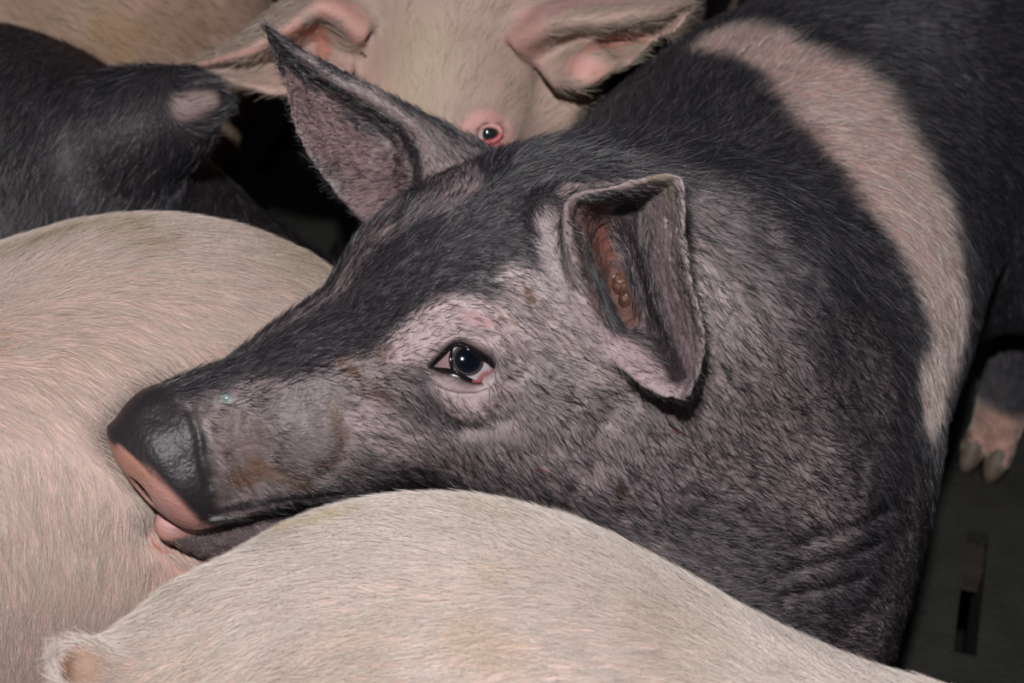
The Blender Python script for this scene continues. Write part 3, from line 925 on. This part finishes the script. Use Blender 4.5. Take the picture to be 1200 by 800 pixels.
    p([(530, 195), (550, 215), (520, 240)], .015, col=lin(122, 106, 108), hd=.9, hl=.9, rag=.005)
    p([(312, 32), (330, 85)], .006, col=lin(40, 35, 40), hd=1.8, hl=1.2)
    q = np.linalg.norm(V - P(390, 150, 1.13), axis=1); sk.hl[q < .09] *= .75
    # ---- the white belt
    wb = dict(col=lin(176, 140, 134), hc=lin(178, 164, 158), hd=.75, hl=1.25, rag=.010)
    p([(850, 45), (900, 62), (960, 100)], .042, seed=2, soft=.5, **wb)
    p([(980, 115), (1022, 170), (1065, 230)], .072, seed=3, soft=.45, **wb)
    p([(1060, 240), (1092, 300), (1108, 360)], .060, seed=4, soft=.45, **wb)
    p([(1108, 360), (1100, 420), (1090, 455)], .036, seed=5, soft=.45, **wb)
    # pink-white feet
    w = (1 - sm(.065, .085, Z + .01 * fbm(V * 40, 8)))
    sk.blend(w, col=lin(170, 130, 120), hc=lin(190, 180, 165), hd=.5, hl=.6)
    # nothing grows inside the mouth and eye opening
    d = np.linalg.norm(V - EYE_C, axis=1); sk.hd[d < EYE_R + .004] = 0

MAIN_ARROWS = [(200, 458, 1, -.25), (230, 480, 1, .1), (300, 412, 1, -.45), (400, 350, 1, -.7), (330, 440, 1, -.35), (300, 500, 1, .1), (340, 540, 1, .2), (400, 560, 1, .3), (430, 470, 1, .1), (420, 420, 1, -.3),
    (230, 520, .6, .5), (290, 580, .5, .8), (240, 635, .5, 1), (300, 618, .7, .9), (215, 640, .1, 1), (480, 350, 1, -.6), (480, 400, 1, -.45), (530, 370, 1, -.45), (575, 370, 1, .35), (600, 400, .7, .8),
    (500, 300, 1, -.6), (560, 250, 1, -.55), (590, 310, 1, -.35), (640, 200, 1, -.25), (610, 350, 1, .15), (650, 380, 1, .4), (530, 450, .3, 1), (560, 480, .5, 1), (500, 500, .7, .8), (480, 540, 1, .5),
    (450, 560, 1, .35), (550, 530, .7, .8), (620, 480, .6, .8), (620, 430, 1, .35), (600, 580, .9, .7), (660, 520, .6, .9), (690, 470, .8, .5), (720, 520, .6, .8), (700, 600, 1, .4), (780, 560, .7, .8), (800, 620, 1, .12),
    (860, 520, .7, .7), (870, 640, 1, .0), (900, 690, 1, -.15), (840, 460, .6, .8), (860, 400, .6, .85), (850, 330, .7, .7), (830, 260, .9, .4), (900, 440, .75, .7), (950, 560, .9, .5), (980, 620, 1, .1), (1020, 560, .8, .6), (960, 680, .9, .3),
    (900, 300, .8, .6), (960, 380, .8, .75), (1010, 460, .7, .9), (1040, 560, .5, 1), (880, 230, 1, .15), (830, 190, 1, -.15), (780, 170, .9, -.5), (720, 165, 1, -.35), (760, 130, .6, -.9), (820, 110, .4, -1), (850, 140, .8, -.7),
    (900, 160, 1, -.4), (960, 220, 1, .2), (1000, 300, .9, .7), (1050, 400, .5, 1), (880, 80, .5, -.6), (850, 50, .5, -.9), (960, 120, 1, .15), (1020, 160, .95, .5), (1060, 230, .7, .8), (1090, 300, .5, 1), (1100, 380, .2, 1), (1085, 450, .1, 1),
    (960, 40, 1, -.1), (1050, 50, 1, .3), (1120, 110, .9, .6), (1160, 200, .7, .9), (1180, 300, .5, 1), (1190, 60, 1, .35), (1175, 440, .1, 1), (1175, 520, 0, 1),
    # ears
    (640, 260, .3, 1), (650, 320, .5, 1), (690, 390, .8, .9), (665, 215, .8, -.3), (720, 213, 1, .4), (780, 208, .8, .3), (795, 260, .5, .2), (800, 320, .8, .3), (812, 380, .9, .4), (805, 440, .6, .8), (740, 410, .9, .7), (780, 450, .9, .9), (760, 360, .6, .9),
    (745, 290, .3, 1), (700, 290, -.1, 1), (720, 260, .2, 1),
    (320, 45, -.7, -.6), (350, 100, -1, -.2), (400, 150, -1, -.15), (440, 190, -1, -.1), (400, 190, -.9, .3), (440, 240, -.8, .5), (460, 220, -.9, .3), (400, 80, -.9, -.4), (460, 118, -.9, -.5), (490, 160, -.7, -.7), (505, 200, -.5, -.9), (530, 165, -.7, -.6), (540, 210, -.3, -1), (345, 120, -1, .1)]
def sphere_mesh(c, R, nu=64, nv=48, pole=None):
    pole = unit(pole if pole is not None else np.array([0, 0, 1.0]))
    a = unit(np.cross(pole, [0.3, 0.9, .2])); b = np.cross(pole, a)
    V = [c + pole * R]; F = []
    for i in range(1, nv):
        t = math.pi * i / nv
        for k in range(nu):
            p = 2 * math.pi * k / nu
            V.append(c + R * (pole * math.cos(t) + (a * math.cos(p) + b * math.sin(p)) * math.sin(t)))
    V.append(c - pole * R)
    for k in range(nu): F.append((0, 1 + k, 1 + (k + 1) % nu))
    for i in range(nv - 2):
        for k in range(nu):
            o = 1 + i * nu
            F.append((o + k, o + nu + k, o + nu + (k + 1) % nu, o + (k + 1) % nu))
    l = len(V) - 1; o = 1 + (nv - 2) * nu
    for k in range(nu): F.append((l, o + (k + 1) % nu, o + k))
    return np.array(V), F
def main_eye(sk, root):
    g = on_ball(549, 421, EYE_R)
    V, F = sphere_mesh(EYE_C, EYE_R, 128, 110, unit(g - EYE_C))
    d = np.linalg.norm(V - g, axis=1)
    sc = lin(158, 150, 154); col = np.tile(sc, (len(V), 1))
    st = lambda e, w: np.clip((e - d) / w + .5, 0, 1)[:, None]
    low = on_ball(568, 444, EYE_R); wl = np.clip((.0062 - np.linalg.norm(V - low, axis=1)) / .002, 0, 1)[:, None]
    col = col * (1 - wl) + lin(138, 88, 92) * wl
    med = on_ball(520, 424, EYE_R); wl = np.clip((.009 - np.linalg.norm(V - med, axis=1)) / .003, 0, 1)[:, None]
    col = col * (1 - wl) + lin(128, 104, 108) * wl
    col = col * (1 - st(.0101, .0006)) + lin(14, 14, 18) * st(.0101, .0006)
    col = col * (1 - st(.0092, .0004)) + lin(66, 62, 64) * st(.0092, .0004)
    col = col * (1 - st(.0083, .0006)) + lin(13, 15, 24) * st(.0083, .0006)
    col = col * (1 - st(.0058, .0010)) + lin(5, 8, 16) * st(.0058, .0010)
    o = hang(link_mesh('eyeball', V, F, M_eye, None, col), root)
    # dark haw fold beside the iris
    pts = [on_ball(x, y, EYE_R + .0004) for x, y in spline([(531, 405), (529, 413), (528, 422), (530, 432), (534, 437)], 16)]
    V, F = tube(pts, np.interp(np.linspace(0, 1, 16), [0, .5, 1], [.0006, .0013, .0006]), 8)
    hang(link_mesh('third_eyelid', V, F, plain('black_wet_skin', lin(14, 12, 14), .15, coat=1), None), root)
    up_i = [(506, 430), (520, 416), (530, 406.5), (539, 404.5), (550, 410.5), (562, 418.5), (572, 425), (578, 431)]
    up_o = [(496, 429), (507, 409), (523, 397), (540, 392), (557, 393), (574, 400), (586, 412), (590, 428)]
    lo_i = [(506, 430), (515, 431.5), (525, 432.5), (537, 436.5), (549, 443), (560, 446.5), (570, 442), (578, 431)]
    lo_o = [(496, 429), (504, 444), (518, 455), (533, 460), (549, 461), (565, 458), (581, 448), (590, 428)]
    for nm, I, O, dark in (('upper_eyelid', up_i, up_o, lin(20, 16, 18)), ('lower_eyelid', lo_i, lo_o, lin(24, 18, 20))):
        n = 40
        I = spline(np.array(I, float), n); O = spline(np.array(O, float), n)
        V, C, Wt = [], [], []
        for k in range(n):
            a0 = on_ball(*I[k], EYE_R - .001); a1 = on_ball(*I[k], EYE_R + .0008)
            so, sn = sk.hit(*O[k]); so_in = so - sn * .0015
            t = I[k] * (.72 if nm[0] == 'u' else .78) + O[k] * (.28 if nm[0] == 'u' else .22); a2 = on_ball(*t, EYE_R + .0019)
            mid = (a2 + so) / 2 + sn * .0012
            q = a2 * .3 + so * .7 + sn * .0009
            red = lin(170, 84, 86) if nm[0] == 'l' and .62 < k / n < .96 else dark
            for pt, c, w in ((a0, red, 1), (a1, red, 1), (a2, dark, .8), (mid * .6 + a2 * .4, lin(104, 88, 90), .1), (q, lin(150, 132, 132), 0), (so + sn * .0002, lin(152, 135, 135), 0), (so_in, lin(152, 135, 135), 0)):
                V.append(pt); C.append(c); Wt.append(w)
        F = []
        for k in range(n - 1):
            for j in range(6):
                a = k * 7 + j
                f = (a, a + 7, a + 8, a + 1)
                F.append(f if nm[0] == 'u' else f[::-1])
        hang(link_mesh(nm, V, F, M_skin, None, np.array(C), np.array(Wt)), root)
    # wet dark rims where lids meet the ball
    for nm, I, rr in (('eyelid_rim', up_i, .0011), ('eyelid_rim', lo_i, .0007)):
        I = spline(np.array(I, float), 48)
        V, F = tube([on_ball(*q, EYE_R + .0006) for q in I], rr * (1 - .5 * np.abs(np.linspace(-1, 1, 48)) ** 3), 8)
        col = np.tile(lin(16, 12, 14), (len(V), 1))
        if rr < .001: col[(np.arange(len(V)) // 8) > 29] = lin(132, 74, 80)
        hang(link_mesh(nm, V, F, M_eye, None, col), root)
    # far eye, same eyeball mirrored to the other side
    V2, F2 = sphere_mesh(H(-.0, -.062, .022), .0145, 48, 32, -HL)
    d = np.linalg.norm(V2 - V2[0], axis=1)[:, None]
    col = np.where(d < .008, lin(14, 18, 28), lin(200, 190, 190))
    hang(link_mesh('eyeball', V2, F2, M_eye, None, col), root)

def ear_wax(sk, root):
    for (x, y, r, c) in ((727, 334, .0062, lin(84, 54, 44)), (733, 352, .0048, lin(74, 48, 40)), (722, 326, .0024, lin(150, 136, 124))):
        q, n = sk.hit(x, y)
        V, F = sphere_mesh(q, 1.0, 36, 24, n)
        D = V - q; R = r * (1 + .28 * fbm(D * 2.6 + x, 3, 3))
        V = q + D * R[:, None] * np.array([1, 1, 1.25])
        hang(link_mesh('ear_wax', V, F, plain('ear_wax', c, .45, bump=.5, bscale=300, mott=.35)), root)
# ------------------------------------------------------------------ build: belted pig
HVOX = .0027
DONE = {}
def make_main(nh):
    sk, B, W = pig_main(HVOX)
    root = empty('pig', W(0, 0, 0))
    thing(root, 'large black belted pig with a pinkish white belt, resting its snout between two pale pigs', 'pig')
    hang(link_mesh('body', sk.V, sk.T, M_skin, None, sk.col, sk.wet), root)
    main_eye(sk, root)
    ear_wax(sk, root)
    hooves(W, root, 1.0, xs=(.24, -.38), dy=-.02, k0=1.12)
    back = [(W(-.1, -.1, .63), (.52, .854, 0)), (W(-.3, .08, .45), (.52, .854, -.2)), (W(-.3, -.2, .45), (.52, .854, -.2))]
    DONE['main'] = B
    if nh:
        hang(grow_hair('coat', sk, nh, MAIN_ARROWS, .0125, .000115, M_hair, None, seed=4, flat=back, lift=.28, tint=.42, grey=.13), root)
    return sk, W, root
# ------------------------------------------------------------------ the other pigs in the pen
def finish(B, vox, base, hair, smooth=0):
    V, F = B.mesh(vox)
    T = triangulate(F)
    return Skin(V, T, base, hair)
def height_fade(sk, z0, z1):
    return np.clip((sk.V[:, 2] - z0) / (z1 - z0), 0, 1)
PINK = lin(190, 158, 150)
STRAW = lin(190, 175, 166)
def pale_noise(sk, seed, dirt=.5):
    V = sk.V
    n = fbm(V * 7, seed, 3); sk.blend(np.clip(n * 1.5, 0, 1) * .6, col=lin(204, 160, 150))
    n = fbm(V * 12, seed + 3, 4); sk.blend(np.clip(n * 3 - .6, 0, 1) * dirt, col=lin(172, 150, 124), hc=lin(166, 148, 120))
    sk.off = np.zeros(len(V)) + .0010 * fbm(V * 22, seed + 5, 3) + .0004 * fbm(V * 90, seed + 6, 2)
    sk.apply_relief()

def left_pig():
    B = Body()
    DONE['left'] = B; B.avoid = [DONE[k] for k in ('main', 'front')]
    W, fr = pig_prims(B, LEFT_ORG, LEFT_HEAD, LEFT_S, girth=1.1, hz=-.25)
    sk = finish(B, .005, PINK, STRAW)
    pale_noise(sk, 41, .35)
    sk.paint([(60, 275), (120, 262), (160, 280)], .03, col=lin(160, 138, 104), hc=lin(140, 122, 86), op=.5, rag=.02, soft=1)
    sk.paint([(0, 300), (30, 290)], .02, col=lin(150, 126, 92), hc=lin(140, 118, 80), op=.5, rag=.02, soft=1)
    sk.paint([(130, 290), (170, 285)], .016, col=lin(150, 150, 140), op=.5, rag=.01, soft=1)
    sk.paint([(0, 370), (10, 410)], .012, col=lin(170, 120, 90), op=.6, rag=.01, soft=1)
    sk.paint([(190, 640), (230, 680)], .035, col=lin(206, 120, 100), op=.65, soft=1)
    sk.hl += .25 * 0
    root = empty('pig', W(0, 0, 0))
    thing(root, 'pale pink pig at the left, its back behind the belted pig\'s snout', 'pig')
    hang(link_mesh('body', sk.V, sk.T, M_white, None, sk.col, sk.wet), root)
    hooves(W, root, LEFT_S)
    ar = [(20, 300, .9, -.5), (80, 268, 1, -.3), (160, 258, 1, .05), (240, 262, 1, .2), (320, 285, 1, .3), (390, 318, 1, .4), (60, 330, .9, -.35), (140, 300, 1, -.1), (220, 300, 1, .15), (320, 330, 1, .4),
          (20, 400, .8, -.1), (100, 370, 1, .1), (180, 350, 1, .3), (260, 370, .9, .6), (30, 470, .7, .5), (100, 430, .7, .6), (180, 420, .7, .7), (50, 540, .4, .9), (120, 500, .4, .9), (40, 620, .2, 1), (120, 600, .1, 1), (180, 650, 0, 1), (60, 720, -.1, 1), (130, 700, -.1, 1), (20, 780, 0, 1)]
    fl = [(W(.2, 0, .62), W(-1, 0, 0) - W(0, 0, 0)), (W(.2, .16, .4), W(-1, 0, -.8) - W(0, 0, 0))]
    if NH: hang(grow_hair('coat', sk, int(160000 * NH), ar, .021, .00010, M_whair, None, seed=11, flat=fl, lift=.17, jitter=.16, clump=.35, tint=.18), root)
    return sk

def front_pig():
    B = Body()
    DONE['front'] = B; B.avoid = [DONE[k] for k in ('main',)]
    W, fr = pig_prims(B, FRONT_ORG, FRONT_HEAD, FRONT_S, girth=1.08, tail=False)
    B.cone(P(250, 795, .93), .052, P(150, 822, .89), .036, .04)
    B.chain([(P(135, 802, .872), .016), (P(106, 786, .862), .0115), (P(94, 779, .857), .0105)], .012)
    sk = finish(B, .005, lin(204, 178, 170), lin(204, 193, 186))
    pale_noise(sk, 71, .25)
    sk.paint([(590, 675)], .012, col=lin(190, 160, 120), hc=lin(190, 170, 130), op=.5, rag=.01, soft=1)
    sk.paint([(250, 655), (320, 625), (420, 600)], .018, col=lin(176, 160, 128), hc=lin(196, 180, 136), op=.6, rag=.01, soft=1)
    sk.paint([(560, 740), (600, 770)], .02, col=lin(180, 150, 110), hc=lin(190, 165, 120), op=.35, rag=.015, soft=1)
    sk.paint([(115, 790), (88, 776)], .016, col=lin(150, 122, 108), hd=.08, hl=.4)
    sk.paint([(82, 775), (80, 790)], .006, col=lin(96, 66, 44), op=.8, rag=.004)
    root = empty('pig', W(0, 0, 0))
    thing(root, 'creamy white pig at the bottom, its back under the belted pig\'s jaw', 'pig')
    hang(link_mesh('body', sk.V, sk.T, M_white, None, sk.col, sk.wet), root)
    hooves(W, root, FRONT_S)
    ar = [(100, 780, -.6, -.4), (160, 740, -.8, .3), (220, 690, -.7, .5), (280, 645, -.9, .35), (350, 620, -1, .3), (420, 600, -1, .15), (500, 600, -1, 0), (600, 610, -1, -.2), (700, 640, -1, -.35), (820, 690, -1, -.5), (950, 760, -1, -.6),
          (200, 760, -.8, .5), (300, 720, -.9, .4), (400, 680, -1, .25), (500, 680, -1, .1), (620, 700, -1, 0), (750, 730, -1, -.15), (400, 770, -.9, .3), (550, 770, -1, .2), (700, 790, -1, .1), (900, 790, -1, -.3)]
    # the hairline over the back stands up a little
    if NH: hang(grow_hair('coat', sk, int(160000 * NH), ar, .019, .00010, M_whair, None, seed=12, flat=[(W(.3, 0, .62), W(-1, 0, 0) - W(0, 0, 0))], lift=.30, jitter=.22, clump=.4, tint=.15), root)
    return sk

def black_pig():
    B = Body()
    DONE['black'] = B; B.avoid = [DONE[k] for k in ('left',)]
    W, fr = pig_prims(B, BLACK_ORG, BLACK_HEAD, 1.0, girth=1.05, hz=-1.5, hturn=BLACK_TURN, ears=False)
    g = [[(196, 110, 1.36, 4), (205, 104, 1.355, 3), (225, 100, 1.35, 3), (250, 102, 1.345, 3), (258, 112, 1.34, 3)],
         [(198, 130, 1.36, 5), (212, 124, 1.34, 3), (230, 120, 1.33, 3), (250, 118, 1.325, 3), (258, 120, 1.33, 3)],
         [(212, 160, 1.37, 5), (222, 155, 1.355, 3), (236, 146, 1.345, 3), (248, 136, 1.34, 3), (256, 126, 1.335, 3)]]
    S, T = patch(g, 40, 40); B.sheet(S, T, .012)
    B.cone(P(195, 135, 1.37), .035, P(160, 150, 1.38), .05, .05)
    sk = finish(B, .005, lin(42, 39, 42), lin(40, 39, 45))
    sk.off = .0012 * fbm(sk.V * 22, 5, 3); sk.apply_relief()
    sk.hd *= 1.5
    sk.paint([(215, 125), (240, 118)], .017, col=lin(128, 110, 108), hd=.35, hl=.5, hc=lin(40, 36, 38))
    root = empty('pig', W(0, 0, 0))
    thing(root, 'all black pig at the far left behind the pale pig, one grey ear showing', 'pig')
    hang(link_mesh('body', sk.V, sk.T, M_skin, None, sk.col, sk.wet), root)
    hooves(W, root)
    ar = [(10, 60, -.8, .5), (60, 80, -.7, .8), (120, 110, -.5, .8), (30, 150, -.45, .9), (100, 170, -.45, .9), (160, 160, -.5, .8), (20, 230, -.3, 1), (120, 230, -.5, .9), (200, 200, -.55, .85), (240, 230, -.5, .9), (235, 120, 1, -.2)]
    if NH: hang(grow_hair('coat', sk, int(60000 * NH), ar, .020, .00019, M_hair, None, seed=13, grey=.10, lift=.2, jitter=.15, clump=.3, tint=.5), root)
    return sk

# pig facing the camera, seen between the belted pig's ear and shoulder
AO = P(517, 155, 1.49)
AF = unit(np.array([-.12, -.75, -.65])); AL = unit(np.array([1.0, -.12, -.06])); AL = unit(AL - AF * (AL @ AF)); AU = np.cross(AL, AF)
if AU[2] < 0: AU = -AU
def HA(f, l, u): return AO + AF * f + AL * l + AU * u
def face_pig():
    B = Body()
    DONE['face'] = B; B.avoid = [DONE[k] for k in ('main', 'left', 'black')]
    org = HA(-.17, 0, -.10) - np.array([-.30, -.95, 0]) * .42; org[2] = 0
    hd = (-.30, -.95)
    W, fr = pig_prims(B, org, hd, 1.03, girth=1.1, headed=False)
    AX = [AF, AL, AU]
    B.cone(W(.30, 0, .45), .16, HA(-.12, 0, -.03), .125, .07)
    B.cone(W(.22, .0, .55), .10, HA(-.14, 0, .02), .085, .06)
    B.cone(HA(-.13, 0, .0), .105, HA(0, 0, .0), .080, .04)
    B.cone(HA(0, 0, .0), .078, HA(.08, 0, -.01), .056, .04)
    B.cone(HA(.07, 0, -.008), .056, HA(.17, 0, -.015), .043, .03)
    B.ell(HA(.19, 0, -.015), [.014, .046, .042], AX, .01)
    B.cone(HA(.13, 0, -.06), .028, HA(0, 0, -.07), .045, .02)
    for s in (-1, 1):
        B.ell(HA(-.06, .082 * s, -.045), [.105, .055, .07], AX, .035)
        B.ell(HA(.0, .046 * s, .042), [.038, .030, .028], AX, .025)
        B.ell(HA(-.03, .10 * s, -.02), [.05, .03, .05], AX, .03)
    B.ell(P(790, 130, 1.52), [.11, .07, .09], [CX, CY, CV], .05)
    # ears
    R = [[(596, 10, 1.43, 5), (650, -8, 1.43, 4), (720, -18, 1.43, 3), (775, -12, 1.42, 2.6), (806, 2, 1.42, 2.2)],
         [(604, 48, 1.40, 6), (652, 27, 1.375, 4.5), (710, 22, 1.37, 3.6), (765, 15, 1.38, 3), (807, 4, 1.41, 2.2)],
         [(630, 70, 1.42, 6), (670, 52, 1.43, 4), (715, 48, 1.435, 3), (765, 38, 1.43, 2.6), (808, 6, 1.42, 2.2)],
         [(655, 95, 1.41, 8), (690, 92, 1.39, 8), (730, 78, 1.40, 5), (775, 62, 1.40, 3.4), (810, 9, 1.42, 2.2)]]
    S, T = patch(R, 50, 70); B.sheet(S, T, .010)
    B.cone(P(620, 30, 1.46), .035, P(660, 20, 1.445), .018, .03)
    B.cone(P(672, 80, 1.45), .022, P(694, 76, 1.40), .017, .015)
    Lr = [[(232, 72, 1.44, 2.2), (285, 42, 1.44, 2.8), (335, 2, 1.44, 3.4), (390, -22, 1.44, 4), (440, 10, 1.43, 6)],
          [(231, 76, 1.43, 2.2), (285, 62, 1.40, 3), (333, 36, 1.39, 3.8), (378, 10, 1.385, 5), (424, 38, 1.40, 6)],
          [(233, 80, 1.44, 2.2), (290, 76, 1.44, 2.8), (342, 62, 1.45, 3.4), (378, 42, 1.455, 4), (412, 62, 1.43, 5)],
          [(236, 84, 1.44, 2.2), (282, 98, 1.42, 3), (325, 108, 1.42, 3.6), (365, 100, 1.42, 5), (405, 88, 1.42, 6)]]
    S, T = patch(Lr, 50, 70); B.sheet(S, T, .010)
    B.cone(P(420, 30, 1.46), .035, P(395, 8, 1.445), .018, .03)
    B.ell(P(571, 157, 1.418), [.0125, .0085, .012], [CX, CY, CV], .004, 's')
    sk = finish(B, .0038, lin(168, 144, 134), lin(164, 153, 140))
    pale_noise(sk, 91, .3)
    p = sk.paint
    sk.relief([(600, 140), (640, 170), (660, 200)], .016, -.006); sk.relief([(640, 100), (680, 130), (700, 180)], .014, -.005)
    sk.relief([(545, 135), (570, 130), (595, 142)], .006, -.002); sk.relief([(745, 110), (780, 130), (800, 160)], .014, -.005)
    sk.apply_relief()
    p([(548, 150), (560, 140), (575, 138), (592, 150), (594, 168), (575, 176), (556, 170)], .010, col=lin(196, 150, 144), hd=.2, hl=.5)
    p([(565, 168), (585, 172)], .007, col=lin(176, 96, 100), hd=0, wet=.4)
    p([(380, 12), (415, 12), (420, 45)], .014, col=lin(190, 146, 136), hd=.3, hl=.5)
    p([(345, 40), (375, 35), (380, 60)], .014, col=lin(178, 124, 110), hd=.2, hl=.4)
    p([(240, 76), (300, 55), (350, 25)], .006, col=lin(190, 150, 140), hd=.3)
    p([(620, 20), (680, 0), (760, -5)], .02, col=lin(186, 146, 142), hd=.3, hl=.5)
    p([(600, 50), (620, 30), (625, 65)], .016, col=lin(176, 138, 130), hd=.3, hl=.5)
    p([(670, 75), (700, 85)], .014, col=lin(196, 150, 142), hd=.2, hl=.4)
    p([(690, 55), (750, 45)], .012, col=lin(170, 126, 112), hd=.4)
    p([(500, 60), (480, 120)], .05, col=lin(178, 164, 138), hc=lin(178, 166, 138), op=.6, soft=1)
    root = empty('pig', W(0, 0, 0))
    thing(root, 'pale pig facing the camera with a pink-rimmed dark eye and two large ears', 'pig')
    hang(link_mesh('body', sk.V, sk.T, M_white, None, sk.col, sk.wet), root)
    hooves(W, root, 1.03)
    for s in (1, -1):
        if s == 1: c = P(572, 157, 1.424); g = unit(CAM + CX * .3 - c)
        else: c = HA(0, -.052, .048); g = unit(AU - AL * .5)
        V, F = sphere_mesh(c, .0125, 48, 32, g)
        d = np.linalg.norm(V - V[0], axis=1)[:, None]
        col = np.where(d < .0075, lin(30, 34, 34), lin(196, 186, 186))
        hang(link_mesh('eyeball', V, F, M_eye, None, col), root)
    # eyelid rim of the eye in view
    n = 40; t = np.linspace(0, 2 * math.pi, n)
    pts = [P(572 + 15 * math.cos(a), 157 - 10 * math.sin(a) - 1.5 * math.cos(a), 1.4135) for a in t]
    V, F = tube(pts, .0026, 8)
    col = np.repeat([lin(190, 136, 132) if math.sin(a) > -.1 else lin(176, 84, 92) for a in t], 8, axis=0)
    hang(link_mesh('eyelid', V, F, M_white, None, np.array(col), np.full(len(V), .5)), root)
    ar = [(500, 30, .0, -1), (450, 60, -.2, -1), (540, 80, .1, -1), (480, 110, -.1, -1), (600, 110, .5, -.9), (650, 140, .8, -.4), (720, 150, 1, -.2), (780, 110, 1, -.3), (620, 20, .9, -.2), (740, 15, 1, -.1), (700, 75, 1, 0), (760, 55, 1, .1),
          (400, 10, -.9, -.1), (330, 45, -1, .3), (270, 65, -1, .3), (300, 90, -1, .1), (370, 50, -.8, .3)]
    fl = [(W(0, 0, .62), W(-1, 0, 0) - W(0, 0, 0))]
    if NH: hang(grow_hair('coat', sk, int(42000 * NH), ar, .016, .0002, M_whair, None, seed=14, flat=fl, lift=.2, tint=.15), root)
    return sk

def tan_pig():
    B = Body()
    DONE['tan'] = B; B.avoid = [DONE[k] for k in ('face', 'black')]
    W, fr = pig_prims(B, TAN_ORG, TAN_HEAD, 1.05, girth=1.1, hz=-.2)
    sk = finish(B, .006, lin(152, 128, 114), lin(152, 136, 116))
    pale_noise(sk, 51, .5)
    sk.paint([(60, 20), (140, 40), (220, 30)], .06, col=lin(136, 112, 92), hc=lin(136, 116, 92), op=.7, rag=.04, soft=1)
    sk.paint([(120, 30), (150, 50)], .03, col=lin(150, 118, 80), hc=lin(150, 122, 80), op=.5, rag=.03, soft=1)
    root = empty('pig', W(0, 0, 0))
    thing(root, 'tan pig with dirt-brown flank behind the black pig', 'pig')
    hang(link_mesh('body', sk.V, sk.T, M_white, None, sk.col, sk.wet), root)
    hooves(W, root, 1.05)
    fl = [(W(x, y, z), W(-1, 0, -.6) - W(0, 0, 0)) for x in (-.4, 0, .3) for y in (-.15, .15) for z in (.3, .6)]
    if NH: hang(grow_hair('coat', sk, int(25000 * NH), [(60, 30, .8, .6), (200, 50, .8, .6)], .016, .0002, M_whair, None, seed=15, flat=fl, lift=.2, tint=.15), root)
    return sk

LEFT_ORG, LEFT_HEAD, LEFT_S = (-.60, .725, 0), (-.94, -.34), 1.05
FRONT_ORG, FRONT_HEAD, FRONT_S = (.285, .35, 0), (.86, -.51), 1.09
BLACK_ORG, BLACK_HEAD, BLACK_TURN = (-.765, 1.155, 0), (1.0, .05), -.25
TAN_ORG, TAN_HEAD = (-.80, 1.52, 0), (-1.0, .10)
NH = 1.0
make_main(int(480000 * NH))
front_pig()
left_pig()
black_pig()
face_pig()
tan_pig()
